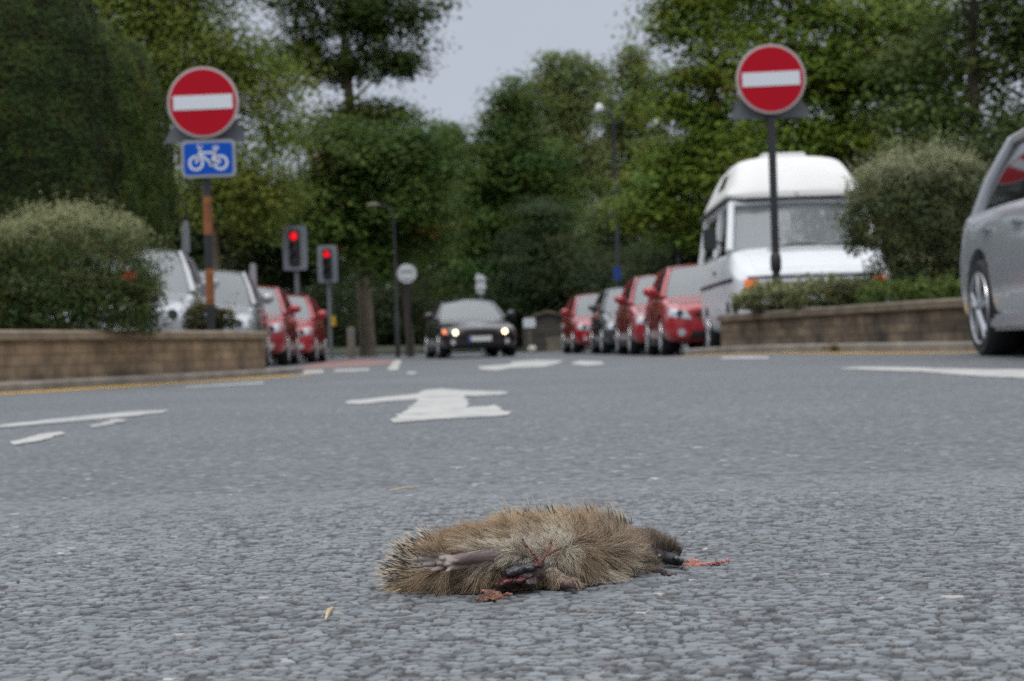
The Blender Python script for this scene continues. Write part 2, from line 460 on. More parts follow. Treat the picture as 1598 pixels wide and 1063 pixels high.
# ================================================================== SETTING
def build_road():
    # one sheet: fine grid near, wider cells far away; the stretch in front of the lens carries modelled chippings
    xs = np.unique(np.concatenate([np.linspace(-60, -10, 40), np.linspace(-10, 10, 120), np.linspace(10, 60, 40)]))
    ys = np.unique(np.concatenate([np.linspace(-12, 0, 12), np.linspace(0, 30, 180), np.linspace(30, 66, 80), np.linspace(66, 400, 40)]))
    X, Y = np.meshgrid(xs, ys)
    Z = gz(X, Y)
    dip = sstep(0.81, 0.70, np.abs(X)) * sstep(0.88, 0.98, Y) * sstep(2.61, 2.45, Y)
    Z = Z - 0.009 * dip
    nx, ny = len(xs), len(ys)
    i = np.arange(nx * ny).reshape(ny, nx)
    Q = np.stack([i[:-1, :-1], i[:-1, 1:], i[1:, 1:], i[1:, :-1]], -1).reshape(-1, 4)
    me = np_mesh('road', np.stack([X, Y, Z], -1).reshape(-1, 3), Q, smooth=True)
    o = link('road', me, MAT['asphalt'])
    tag(o, 'grey asphalt road seen from almost ground level', 'road', kind='structure')
    # chippings: stones pressed into bitumen, as a real relief
    cell = 0.0102
    x0, x1, y0, y1, st = -0.82, 0.82, 0.88, 2.62, 0.00165
    xs = np.arange(x0, x1, st); ys = np.arange(y0, y1, st)
    X, Y = np.meshgrid(xs, ys)
    X = X + rng.uniform(-0.3, 0.3, X.shape) * st; Y = Y + rng.uniform(-0.3, 0.3, Y.shape) * st
    gx, gy = int((x1 - x0) / cell) + 8, int((y1 - y0) / cell) + 8
    px = (np.arange(gx)[None, :] + rng.uniform(0.05, 0.95, (gy, gx))) * cell + x0 - 3 * cell
    py = (np.arange(gy)[:, None] + rng.uniform(0.05, 0.95, (gy, gx))) * cell + y0 - 3 * cell
    ix = ((X - x0) / cell).astype(int) + 3; iy = ((Y - y0) / cell).astype(int) + 3
    wt_ = rng.uniform(0, .0040, px.shape) * (rng.random(px.shape) < .6); an = rng.uniform(.8, 1.35, px.shape)
    def wob(x, y, f, a):
        return a * (np.sin(x * f + 2.1 * np.sin(y * f * .83 + 1.7)) + .6 * np.sin(y * f * 1.9 + 1.3 * np.sin(x * f * 1.37)))
    WX = X + wob(X, Y, 390, .0006) + wob(Y, X, 950, .0003); WY = Y + wob(Y + 3.3, X + 1.1, 410, .0006) + wob(X, Y, 830, .0004)
    f1 = np.full(X.shape, 9.0); f2 = np.full(X.shape, 9.0); cid = np.zeros(X.shape, int)
    for a in (-1, 0, 1):
        for b in (-1, 0, 1):
            jx = ix + a; jy = iy + b
            d = np.hypot(px[jy, jx] - WX, (py[jy, jx] - WY) * an[jy, jx]) - wt_[jy, jx]
            nearer = d < f1
            f2 = np.where(nearer, f1, np.minimum(f2, d))
            cid = np.where(nearer, jy * gx + jx, cid)
            f1 = np.where(nearer, d, f1)
    edge = (f2 - f1) / cell
    n = gx * gy
    off = rng.normal(0, 0.00035, n); off[rng.random(n) < 0.14] -= 0.0020
    tx = rng.normal(0, 0.035, n); ty = rng.normal(0, 0.035, n)
    flat = sstep(0.03, 0.17, edge)
    cxp = px.reshape(-1)[cid]; cyp = py.reshape(-1)[cid]
    h = -0.0023 + flat * (0.0023 + off[cid] + tx[cid] * (X - cxp) + ty[cid] * (Y - cyp))
    # slow unevenness
    h = h + 0.0012 * np.sin(X * 7.1 + 1.3 * np.sin(Y * 3)) * np.sin(Y * 5.3 + X * 2)
    border = sstep(0, 0.06, X - x0) * sstep(0, 0.06, x1 - X) * sstep(0, 0.06, Y - y0) * sstep(0, 0.5, y1 - Y)
    Z = gz(X, Y) + h * border + 0.001 * border - 0.0015 * (1 - border)
    tone = np.clip(rng.normal(1.02, 0.13, n), 0.6, 1.5)
    base = np.stack([0.152 * tone, 0.168 * tone, 0.180 * tone], -1)
    base[rng.random(n) < .16] *= .55
    warm = rng.random(n) < 0.12
    base[warm] *= np.array((1.05, 0.97, 0.92))
    pale = rng.random(n) < 0.0022
    base[pale] = np.array((0.36, 0.345, 0.33)) * rng.uniform(0.75, 1.35, (pale.sum(), 1))
    patch = 1 + 0.08 * np.sin(X * 2.3 + np.sin(Y * 1.7) * 2) * np.sin(Y * 2.9 + X)
    C = base[cid] * patch[..., None]
    binder = np.array((0.024, 0.021, 0.021))
    k = sstep(0.09, 0.17, edge)[..., None] * (1 - .7 * (off[cid] < -.0018))[..., None]
    fade = (.7 + .3 * sstep(0, .9, y1 - Y))[..., None]
    k = 1 - (1 - k) * fade
    C = binder * (1 - k) + C * k
    ny, nx = X.shape
    i = np.arange(nx * ny).reshape(ny, nx)
    Q = np.stack([i[:-1, :-1], i[:-1, 1:], i[1:, 1:], i[1:, :-1]], -1).reshape(-1, 4)
    me = np_mesh('road_chippings', np.stack([X, Y, Z], -1).reshape(-1, 3), Q, C.reshape(-1, 3), smooth=False)
    o = link('road_surface', me, MAT['chips'])
    tag(o, 'coarse grey stone chippings of the road around the hedgehog', 'road', kind='structure')

build_road()

def sheet(name, pts, m, lift=0.005, label=None, thick=0.0, ragged=0.0):
    """a flat marking following the road"""
    if ragged:
        out = []
        for a, b in zip(pts, list(pts[1:]) + [pts[0]]):
            a = np.array(a, float); b = np.array(b, float); L = np.hypot(*(b - a)); k = max(1, int(L / .07))
            nrm = np.array((-(b - a)[1], (b - a)[0])) / max(L, 1e-6)
            for i in range(k):
                out.append(a + (b - a) * (i / k) + (nrm * rng.normal(0, ragged) if i else 0))
        pts = out
    lift = lift * .55
    bm = bmesh.new()
    vs = [bm.verts.new((p[0], p[1], 0)) for p in pts]
    bm.faces.new(vs)
    bmesh.ops.triangulate(bm, faces=bm.faces)
    for _ in range(5):
        es = [e for e in bm.edges if e.calc_length() > 0.6]
        if not es: break
        bmesh.ops.subdivide_edges(bm, edges=es, cuts=1)
    bmesh.ops.triangulate(bm, faces=bm.faces)
    for v in bm.verts: v.co.z = float(gz(v.co.x, v.co.y)) + lift
    bmesh.ops.recalc_face_normals(bm, faces=bm.faces)
    if sum(f.normal.z for f in bm.faces) < 0: bmesh.ops.reverse_faces(bm, faces=bm.faces)
    me = bpy.data.meshes.new(name); bm.to_mesh(me); bm.free()
    o = link(name, me, m)
    tag(o, label, 'road marking', kind='structure')
    return o

def mark(name, pix, m, label, lift=0.005):
    return sheet(name, [G(*p)[:2] for p in pix], m, lift, label, ragged=.007)

mark('arrow_marking', [(537, 631), (545, 627), (650, 616), (662, 610), (690, 607.5), (720, 610.5), (785, 612.5), (795, 614), (788, 616.5),
                       (740, 619), (724, 618), (728, 624), (731, 637), (760, 635.5), (772, 633), (782, 641), (798, 646), (796, 649.5),
                       (770, 652), (740, 653), (690, 656), (615, 661), (610, 657), (630, 643), (652, 626), (648, 624), (560, 632)],
     MAT['white_line'], 'white arrow painted on the road behind the hedgehog')
mark('lane_line', [(0, 665), (-60, 668), (-60, 673), (0, 669), (160, 655), (256, 645.5), (262, 641), (200, 644), (100, 654)], MAT['worn_line'], 'long worn white line on the left of the road')
mark('lane_dash', [(15, 693), (22, 696), (70, 688), (104, 678), (98, 675), (60, 680)], MAT['white_line'], 'short white dash nearest the camera')
mark('lane_dash', [(137, 667), (142, 670), (180, 663), (202, 656.5), (180, 655)], MAT['worn_line'], 'short faint white dash beside the long line')
mark('far_marking', [(744, 573), (752, 577), (775, 578.5), (800, 574), (850, 572.5), (872, 567), (880, 563), (840, 562), (800, 565), (795, 569)], MAT['white_line'], 'white lettering stroke on the road ahead of the black car')
mark('far_marking', [(890, 568), (915, 571), (942, 569), (940, 565), (905, 563)], MAT['white_line'], 'short white stroke beside the red cars')
mark('side_line', [(1298, 576), (1350, 573.5), (1420, 574), (1500, 577), (1598, 578), (1700, 579), (1700, 592), (1598, 591), (1540, 589), (1500, 586), (1440, 581), (1350, 578.5)], MAT['white_line'], 'white line on the right side of the road')
mark('edge_dash', [(1125, 557.5), (1170, 556.8), (1200, 557.5), (1200, 560.5), (1160, 561), (1125, 560.5)], MAT['worn_line'], 'worn white mark along the right kerb')
mark('edge_dash', [(288, 606), (292, 604), (410, 596.5), (412, 599)], MAT['worn_line'], 'broken worn white line near the left kerb')
mark('stop_dash', [(468, 584), (470, 579.5), (505, 577.5), (506, 582)], MAT['white_line'], 'white dash before the red surfacing')
mark('stop_dash', [(520, 581), (524, 577), (576, 575), (578, 579)], MAT['worn_line'], 'second white dash before the red surfacing')
mark('stop_dash', [(604, 578), (612, 567), (617, 562.5), (627, 562.5), (624, 569), (621, 578.5)], MAT['white_line'], 'white dash beside the red surfacing', lift=0.009)
mark('stop_dash', [(632, 584), (638, 580.5), (650, 581), (647, 584.5)], MAT['worn_line'], 'small faint white patch on the road')
mark('red_surfacing', [(470, 578), (466, 573), (500, 564), (560, 561), (622, 561.5), (613, 568), (560, 572)], MAT['red_surface'], 'worn red surfacing of the cycle lane')

# ---- left kerb, pavement and wall
def along(pts, n):
    P = np.array(pts, float); d = np.r_[0, np.cumsum(np.hypot(*np.diff(P, axis=0).T))]
    t = np.linspace(0, d[-1], n)
    return np.stack([np.interp(t, d, P[:, 0]), np.interp(t, d, P[:, 1])], -1)

def offset(P, d):
    T = np.gradient(P, axis=0); T /= np.linalg.norm(T, axis=1)[:, None]
    return P + np.stack([-T[:, 1], T[:, 0]], -1) * d

def swept(name, P, prof, m, smooth=None, zfun=None, parent=None):
    """sweep (offset, height) profile along plan polyline P; heights above zfun"""
    zf = zfun or (lambda x, y: gz(x, y))
    n, k = len(P), len(prof)
    v = []; uv = []
    L = np.r_[0, np.cumsum(np.hypot(*np.diff(P, axis=0).T))]
    zb = zf(P[:, 0], P[:, 1])
    rows = [offset(P, o_) for o_, h in prof]
    for i in range(n):
        for j, (o_, h) in enumerate(prof):
            v.append((rows[j][i, 0], rows[j][i, 1], zb[i] + h))
    f = []
    for i in range(n - 1):
        for j in range(k):
            f.append((i * k + j, (i + 1) * k + j, (i + 1) * k + (j + 1) % k, i * k + (j + 1) % k))
    f.append(tuple(range(k))); f.append(tuple((n - 1) * k + j for j in range(k))[::-1])
    me = bpy.data.meshes.new(name); me.from_pydata(v, [], f)
    bm = bmesh.new(); bm.from_mesh(me); bmesh.ops.recalc_face_normals(bm, faces=bm.faces); bm.to_mesh(me); bm.free()
    u = me.uv_layers.new(name='UVMap')
    cum = np.r_[0, np.cumsum([math.hypot(prof[(j + 1) % k][0] - prof[j][0], prof[(j + 1) % k][1] - prof[j][1]) for j in range(k)])]
    for p in me.polygons:
        for li in p.loop_indices:
            vi = me.loops[li].vertex_index
            if len(p.vertices) > 4:
                u.data[li].uv = (me.vertices[vi].co.x + me.vertices[vi].co.y, me.vertices[vi].co.z)
            else:
                jj = vi % k
                if p.index < (n - 1) * k and p.index % k == k - 1 and jj == 0: uvv = cum[k]
                else: uvv = cum[jj]
                u.data[li].uv = (L[vi // k], uvv)
    if smooth: smooth_mesh(me, smooth)
    return link(name, me, m, parent)

def plan(lst):
    return [W(px, py, D)[:2] for px, py, D in lst]

# left: from behind the frame edge to the pier end at px 415
LW = plan([(-420, 640, 10.4), (0, 607, 12.7), (200, 592, 14.6), (333, 582, 16.2), (415, 573, 17.8)])
LWp = along(LW, 40)
zl = lambda x, y: gz(x, y) * 0 + 0.02
LWALL = swept('boundary_wall', LWp, [(0, 0.0), (0, 0.355), (0.26, 0.355), (0.26, 0.0)], MAT['sandstone'], zfun=zl)
tag(LWALL, 'low buff sandstone wall below the left hand no entry sign', 'wall', 'low stone walls beside the road')
cop = swept('coping', along(LW, 40), [(-0.035, 0.357), (-0.035, 0.412), (0.0, 0.43), (0.26, 0.43), (0.295, 0.412), (0.295, 0.357)], MAT['coping'], zfun=zl, parent=LWALL)
# return of the wall along the car park
end = LWp[-1]
LK = along(plan([(-420, 655, 10.0), (0, 620, 12.2), (200, 606, 14.2), (333, 594, 15.8), (430, 584, 17.7), (474, 575, 19.5)]), 40)
kb = swept('kerb', LK, [(0, -0.05), (0, 0.055), (0.02, 0.07), (0.14, 0.07), (0.14, -0.05)], MAT['kerb'])
tag(kb, 'stone kerb along the left wall', 'kerb', kind='structure')
pv = swept('pavement', LK, [(0.142, -0.05), (0.142, 0.066), (0.9, 0.066), (0.9, -0.05)], MAT['pavement'])
tag(pv, 'narrow pavement at the foot of the left wall', 'pavement', kind='structure')
yl = LK[:-6]
for o0_, o1_ in ((-0.05, -0.16), (-0.24, -0.35)):
  a, b = offset(yl, o0_), offset(yl, o1_)
  sheet('yellow_line', list(a) + list(b[::-1]), MAT['yellow_line'], 0.005, 'yellow no parking line along the left kerb')
bed_l = offset(along(LW, 20), 0.262); bed_l2 = offset(along(LW, 20), 3.2)
pyobj('planting_bed', [(p[0], p[1], 0.33) for p in bed_l] + [(p[0], p[1], 0.33) for p in bed_l2] + [(p[0], p[1], -0.1) for p in bed_l] + [(p[0], p[1], -0.1) for p in bed_l2],
      [(i, i + 1, i + 21, i + 20) for i in range(19)] + [(i + 20, i + 21, i + 61, i + 60) for i in range(19)] + [(19, 39, 79, 59)], MAT['soil'])
tag(bpy.data.objects['planting_bed'], 'planting bed behind the left wall', 'soil', kind='structure')

# right wall
RW = plan([(1125, 540, 18.0), (1200, 537, 16.7), (1300, 534, 15.3), (1400, 531, 14.2), (1460, 528, 13.6), (1560, 524, 13.2), (1760, 516, 13.0), (2100, 505, 13.0)])
RWp = along(RW, 50)
zr = lambda x, y: 0.16 + 0 * x
RWALL = swept('boundary_wall', RWp, [(0, -0.1), (0, 0.245), (0.26, 0.245), (0.26, -0.1)], MAT['darkstone'], zfun=zr)
tag(RWALL, 'low dark stained stone wall below the right hand no entry sign', 'wall', 'low stone walls beside the road')
swept('coping', RWp, [(-0.035, 0.247), (-0.035, 0.3), (0.0, 0.318), (0.26, 0.318), (0.295, 0.3), (0.295, 0.247)], MAT['coping_dark'], zfun=zr, parent=RWALL)
RK = along(plan([(1068, 553, 18.9), (1125, 551, 17.5), (1200, 552, 16.2), (1300, 551, 14.8), (1400, 550, 13.7), (1500, 550, 13.0), (1760, 548, 12.7), (2100, 548, 12.7)]), 50)
kb = swept('kerb', RK, [(0, -0.05), (0, 0.06), (0.02, 0.075), (0.15, 0.075), (0.15, -0.05)], MAT['kerb'])
tag(kb, 'stone kerb along the right wall', 'kerb', kind='structure')
pv = swept('pavement', RK, [(0.152, -0.05), (0.152, 0.072), (1.0, 0.072), (1.0, -0.05)], MAT['pavement'])
tag(pv, 'narrow pavement at the foot of the right wall', 'pavement', kind='structure')
for o0_, o1_ in ((-0.05, -0.15), (-0.23, -0.33)):
  a, b = offset(RK[4:], o0_), offset(RK[4:], o1_)
  sheet('yellow_line', list(a) + list(b[::-1]), MAT['yellow_line'], 0.005, 'yellow no parking line along the right kerb')
b1 = offset(along(RW, 20), 0.262); b2 = offset(along(RW, 20), 3.0)
o = pyobj('planting_bed', [(p[0], p[1], 0.39) for p in b1] + [(p[0], p[1], 0.39) for p in b2] + [(p[0], p[1], -0.1) for p in b1] + [(p[0], p[1], -0.1) for p in b2],
          [(i, i + 1, i + 21, i + 20) for i in range(19)] + [(i + 20, i + 21, i + 61, i + 60) for i in range(19)] + [(0, 20, 60, 40)], MAT['soil'])
tag(o, 'planting bed behind the right wall', 'soil', kind='structure')

# ---- far verge
vx = np.linspace(-70, 70, 60); vy = np.array([60.5, 63, 66, 75, 90, 130, 250])
def vz(x, y): return gz(x, y) + 0.05 + 0.25 * sstep(60.5, 64, y) * (np.abs(x - 1.0) > 4.0) + np.where(np.abs(x - 1.0) <= 4, 0.03 * sstep(60.5, 64, y), 0)
VX, VY = np.meshgrid(vx, vy)
VV = np.stack([VX, VY, vz(VX, VY)], -1).reshape(-1, 3)
ii = np.arange(VV.shape[0]).reshape(len(vy), len(vx))
QQ = np.stack([ii[:-1, :-1], ii[:-1, 1:], ii[1:, 1:], ii[1:, :-1]], -1).reshape(-1, 4)
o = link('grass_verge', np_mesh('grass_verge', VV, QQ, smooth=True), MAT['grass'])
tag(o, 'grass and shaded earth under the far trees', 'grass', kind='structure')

# ================================================================== SIGNS, LAMPS, SIGNALS
def no_entry(px, py, D, label, post_label, base_z, cycle=False, tilt=0.0):
    c = W(px, py, D)
    root = empty('no_entry_sign', (c.x, c.y, base_z), 0)
    tag(root, label, 'road sign', 'no entry signs')
    zc = c.z - base_z; r = 0.335
    # post with painted bands
    top = zc + 0.1
    if cycle:
        p = MB().tube([(0, 0.06, -0.3), (0, 0.06, top)], 0.038, 14).build('post', MAT['post_black'], root, 50)
        for za, zb_ in ((0.40, 0.74), (1.06, 1.42)):
            MB().tube([(0, 0.06, za - 0.0), (0, 0.06, zb_ - 0.0)], 0.0405, 14).build('rust_band', MAT['post_rust'], p, 50)
    else:
        p = MB().tube([(0, 0.06, -0.3), (0, 0.06, top)], 0.038, 14).build('post', MAT['post_black'], root, 50)
        MB().lathe([(0.038, 0.50), (0.052, 0.52), (0.055, 0.6), (0.05, 0.66), (0.038, 0.68)], 14, 'Z', (0, 0.06, 0)).build('post_joint', MAT['post_black'], p, 50)
    ring = MB().lathe([(r - 0.022, -0.012), (r, -0.008), (r, 0.012), (r - 0.03, 0.014)], 56, 'Y', (0, 0, zc)).build('sign_plate', MAT['sign_rim'], root, 40)
    f = MB().lathe([(r - 0.024, -0.016), (r - 0.024, -0.011)], 56, 'Y', (0, 0, zc)).build('red_face', MAT['sign_red'], ring)
    rot = Matrix.Rotation(tilt, 3, 'Y')
    MB().box((0, -0.0185, zc), (0.555, 0.004, 0.135), rot).build('white_bar', MAT['sign_white'], ring, None, 0)
    # a triangular sign fixed back to back: its lower corners show behind the disc
    w = 0.39
    tri = [(-w, zc - 0.335), (-w + 0.03, zc - 0.365), (w - 0.03, zc - 0.365), (w, zc - 0.335), (0.03, zc + 0.29), (-0.03, zc + 0.29)]
    MB().prism(tri, 0.108, 0.125).build('triangle_plate', MAT['sign_back'], root)
    for dz in (-0.16, 0.15):
        MB().box((0, 0.06, zc + dz), (0.12, 0.09, 0.035)).build('clamp', MAT['post_grey'], root, None, 0.004)
    if cycle:
        bx = 0.035; bz = zc - 0.53
        pl = MB().prism([(x + bx, z + bz) for x, z in rrect(0.51, 0.35, 0.05)], -0.014, 0.012).build('cycle_plate', MAT['sign_grey'], root, 40)
        MB().prism([(x + bx, z + bz) for x, z in rrect(0.455, 0.295, 0.032)], -0.018, -0.0145).build('blue_face', MAT['sign_blue'], pl)
        m = MB()
        def bar(a, b_, t=0.020):
            a = Vector((a[0] + bx, 0, a[1] + bz)); b_ = Vector((b_[0] + bx, 0, b_[1] + bz)); d = (b_ - a)
            n_ = Vector((-d.z, 0, d.x)).normalized() * t / 2
            m.prism([((a + n_).x, (a + n_).z), ((a - n_).x, (a - n_).z), ((b_ - n_).x, (b_ - n_).z), ((b_ + n_).x, (b_ + n_).z)], -0.0215, -0.0185)
        for cx in (-0.115, 0.115):
            for k in range(28):
                a0, a1 = 2 * math.pi * k / 28, 2 * math.pi * (k + 1) / 28
                q = [(0.072 * math.cos(a0), 0.072 * math.sin(a0)), (0.072 * math.cos(a1), 0.072 * math.sin(a1)), (0.05 * math.cos(a1), 0.05 * math.sin(a1)), (0.05 * math.cos(a0), 0.05 * math.sin(a0))]
                m.prism([(x + cx + bx, z - 0.04 + bz) for x, z in q], -0.0215, -0.0185)
        bar((-0.115, -0.04), (-0.075, 0.07)); bar((-0.075, 0.065), (-0.075, 0.115), 0.022); bar((-0.1, 0.115), (-0.055, 0.105), 0.026)
        bar((-0.075, 0.055), (0.065, 0.055)); bar((-0.07, 0.04), (0.025, -0.045)); bar((0.025, -0.045), (0.07, 0.06))
        bar((0.065, 0.05), (0.072, 0.1), 0.022); bar((0.045, 0.1), (0.1, 0.1), 0.026); bar((0.025, -0.045), (0.115, -0.04)); bar((0.07, 0.03), (0.115, -0.04))
        bar((0.02, -0.07), (0.04, -0.02), 0.03)
        m.build('cycle_symbol', MAT['sign_white'], pl)
    return root

no_entry(317, 160, 16.6, 'no entry sign with a blue cycle plate below it on a rust banded post', '', 0.30, True, R(-0.6))
no_entry(1203, 123.5, 17.0, 'no entry sign on a plain black post in front of the white camper van', '', 0.36, False, R(-0.9))

def traffic_signal(px, py, D, label, hpx, yellow=False):
    c = W(px, py, D); zg = float(gz(c.x, c.y))
    root = empty('traffic_signal', (c.x, c.y, zg), R(-4))
    tag(root, label, 'traffic light', 'traffic lights at the pedestrian crossing')
    H = hpx * D / FPX; Wd = H * 0.53; zc = c.z - zg
    MB().tube([(0, 0.14, 0), (0, 0.14, zc + H * 0.3)], 0.057, 14).build('post', MAT['post_grey'], root, 50)
    MB().prism([(x, z + zc) for x, z in rrect(Wd, H, 0.05)], -0.02, 0.02).build('backing_board', MAT['signal_grey'], root, 40)
    MB().prism([(x, z + zc - 0.0) for x, z in rrect(Wd * 0.43, H * 0.80, 0.03)], -0.07, -0.021).build('signal_head', MAT['signal_black'], root, 40)
    MB().box((Wd * 0.1, 0.12, zc), (Wd * 0.75, 0.2, H * 0.86)).build('rear_housing', MAT['signal_grey'], root, None, 0.03)
    for k, (dz, m) in enumerate(((0.26, 'led_red'), (0.0, 'dark_lens'), (-0.26, 'dark_lens'))):
        z = zc + dz * H; r_ = Wd * 0.165
        lens = MB().lathe([(r_, -0.071), (r_ * 0.98, -0.085), (r_ * 0.6, -0.1), (0.01, -0.105)], 20, 'Y', (0, 0, z)).build('lens', MAT[m], root, 60)
        hood = MB(); n = 14
        v = []; f = []
        for i in range(n + 1):
            a = R(-20 + 220 * i / n)
            for rr, y0, y1 in ((r_ * 1.1, -0.07, -0.24), ):
                v += [(rr * math.cos(a), y0, z + rr * math.sin(a)), (rr * math.cos(a), y1, z + rr * math.sin(a)),
                      (rr * 1.06 * math.cos(a), y1, z + rr * 1.06 * math.sin(a)), (rr * 1.06 * math.cos(a), y0, z + rr * 1.06 * math.sin(a))]
        for i in range(n):
            for j in range(4): f.append((i * 4 + j, i * 4 + (j + 1) % 4, i * 4 + 4 + (j + 1) % 4, i * 4 + 4 + j))
        hood.add(v, f + [(0, 1, 2, 3), (n * 4 + 3, n * 4 + 2, n * 4 + 1, n * 4)]).build('hood', MAT['signal_black'], lens, 50)
    if yellow:
        MB().box((0.1, 0.14, 1.05), (0.12, 0.16, 0.28)).build('push_button_box', MAT['yellow_box'], root, None, 0.015)
    return root

traffic_signal(460, 387, 42.0, 'larger red traffic light above the parked red cars', 70)
traffic_signal(511, 412, 49.0, 'smaller red traffic light with a yellow push button box on its post', 58, True)

def far_signal(px, py, D):
    c = W(px, py, D); zg = float(gz(c.x, c.y))
    root = empty('traffic_signal', (c.x, c.y, zg), R(160))
    tag(root, 'dark traffic light seen from behind beside the white camper van', 'traffic light')
    zc = c.z - zg
    MB().tube([(0, 0.1, 0), (0, 0.1, zc + 0.3)], 0.055, 12).build('post', MAT['post_grey'], root, 50)
    MB().prism([(x, z + zc) for x, z in rrect(0.36, 0.62, 0.04)], -0.02, 0.02).build('backing_board', MAT['signal_black'], root, 40)
    MB().box((0, 0.1, zc), (0.26, 0.16, 0.5)).build('rear_housing', MAT['signal_black'], root, None, 0.03)
far_signal(1060, 387, 45)

def street_lamp(px, py, D, polepx, label, arm, hs=1.0, hm='lamp_white'):
    c = W(px, py, D); zg = float(gz(c.x, c.y)); pole = W(polepx, py, D)
    root = empty('street_lamp', (pole.x, pole.y, zg)); tag(root, label, 'street lamp', 'street lamps')
    h = c.z - zg; ax = c.x - pole.x
    MB().tube([(0, 0, 0), (0, 0, 1.2), (0, 0, 1.25), (0, 0, h - 0.35), (ax * 0.12, 0, h - 0.1), (ax * 0.45, 0, h), (ax * 0.7, 0, h)], [0.1 * hs ** .5, 0.1 * hs ** .5, 0.062 * hs ** .7, 0.05 * hs ** .7, 0.045 * hs, 0.04 * hs, 0.04 * hs], 12).build('pole', MAT['post_black'], root, 50)
    hd = MB()
    n = 16; v = []; f = []
    for i, (t, rr) in enumerate(((0, .05), (.12, .13), (.4, .2), (.7, .2), (.92, .12), (1, .03))):
        for k in range(n):
            a = 2 * math.pi * k / n
            zz = math.sin(a); zz = zz * (0.95 if zz > 0 else 0.35) * hs
            v.append((ax * 0.62 + (ax * 0.62) * t, rr * math.cos(a) * hs, h + 0.02 + rr * zz))
    for i in range(5):
        for k in range(n): f.append((i * n + k, i * n + (k + 1) % n, (i + 1) * n + (k + 1) % n, (i + 1) * n + k))
    f += [tuple(range(n)), tuple(5 * n + k for k in range(n))]
    hd.add(v, f).build('lamp_head', MAT[hm], root, 60)
    return root
street_lamp(934, 174, 46, 957, 'street lamp on a tall black post behind the parked red cars', 1)
street_lamp(580, 322, 49.5, 614, 'street lamp with a small grey head against dark trees left of the black car', 1, .45, 'wood')

# blue parking plate fixed to the nearer lamp post is its own sign
c = W(963, 427, 45.8)
root = empty('blue_sign', (c.x, c.y, c.z)); tag(root, 'small plain blue sign on the street lamp post above the parked cars', 'road sign')
MB().prism(rrect(0.2, 0.34, 0.02), -0.07, -0.055).build('sign_plate', MAT['blue_paint'], root, 40)
MB().box((0, -0.0, 0), (0.14, 0.12, 0.04)).build('clamp', MAT['post_grey'], root)

# round sign seen from behind, far side of the road
def back_of_sign(px, py, D, outline, label, postdx=0.0, postcol='post_black'):
    c = W(px, py, D); zg = float(gz(c.x, c.y))
    root = empty('road_sign', (c.x, c.y, zg)); tag(root, label, 'road sign')
    zc = c.z - zg
    MB().tube([(postdx, 0.09, 0), (postdx, 0.09, zc + 0.2)], 0.05, 10).build('post', MAT[postcol], root, 50)
    MB().prism([(x, z + zc) for x, z in outline], -0.015, 0.015).build('sign_plate', MAT['sign_pale'], root, 40)
    for dz in (-0.12, 0.12):
        MB().box((0, -0.03, zc + dz), (0.3, 0.03, 0.05)).build('rail', MAT['sign_white'], root)
    return root
back_of_sign(635, 427, 48, circ(0.265, 36), 'round grey sign on a black post left of the black car', 0.03)
back_of_sign(750, 442, 47, [(-0.12, -0.26), (0.08, -0.29), (0.14, 0.0), (0.09, 0.21), (-0.12, 0.27)], 'pale five sided sign behind the roof of the black car', 0.0, 'post_grey')
for px, py, D, w_, lab in ((289, 362, 27.5, 0.13, 'grey marker plate standing above the nearest silver car'), (394, 425, 34, 0.15, 'grey marker plate standing above the second silver car')):
    c = W(px, py, D); zg = float(gz(c.x, c.y))
    root = empty('marker_sign', (c.x, c.y, zg)); tag(root, lab, 'marker sign', 'grey marker plates behind the parked cars')
    zc = c.z - zg
    MB().tube([(0, 0.04, 0), (0, 0.04, zc)], 0.03, 8).build('post', MAT['post_grey'], root, 50)
    MB().prism([(-w_ * .5, zc - .32), (w_ * .5, zc - .32), (w_ * .46, zc + .13), (w_ * .3, zc + .17), (-w_ * .25, zc + .17), (-w_ * .3, zc + .1)], -0.012, 0.012).build('sign_plate', MAT['sign_grey'], root)

# timber bollard by the tree, boulder, gatehouse wall
c = G(549, 557.0); c = W(549, 556, 49); zg = float(gz(c.x, c.y))
root = empty('bollard', (c.x, c.y, zg)); tag(root, 'pale timber bollard beside the tree trunk', 'bollard')
MB().lathe([(0.115, 0), (0.115, 0.8), (0.1, 0.86), (0.02, 0.88)], 12).build('post', MAT['wood'], root, 40)
MB().lathe([(0.118, 0.66), (0.118, 0.72)], 12).build('band', MAT['post_grey'], root, 40)

# ================================================================== CARS
from mathutils.bvhtree import BVHTree

def loft(stations):
    """stations: list of (y, [(x,z) half profile from bottom centre to top centre]) -> closed mesh"""
    v = []; f = []
    k = len(stations[0][1]); ring = 2 * k - 2
    for y, hp in stations:
        full = [(x, z) for x, z in hp] + [(-x, z) for x, z in hp[-2:0:-1]]
        for i, (x, z) in enumerate(full):
            v.append((x, y(x) if callable(y) else y, z))
    for i in range(len(stations) - 1):
        for j in range(ring):
            f.append((i * ring + j, i * ring + (j + 1) % ring, (i + 1) * ring + (j + 1) % ring, (i + 1) * ring + j))
    for e, base in ((0, 0), (1, (len(stations) - 1) * ring)):
        for j in range(k - 1):      # quads between mirrored halves
            a, b, c_, d = j, j + 1, (ring - j - 1) % ring, (ring - j) % ring
            q = [base + t for t in (a, b, c_, d)]
            q = list(dict.fromkeys(q))
            if len(q) >= 3: f.append(tuple(q if e else q[::-1]))
    return v, f

def grid(fn, ns, nt_):
    v = []; f = []
    for j in range(nt_ + 1):
        for i in range(ns + 1):
            v.append(fn(i / ns, j / nt_))
    for j in range(nt_):
        for i in range(ns):
            a = j * (ns + 1) + i
            f.append((a, a + 1, a + ns + 2, a + ns + 1))
    return v, f

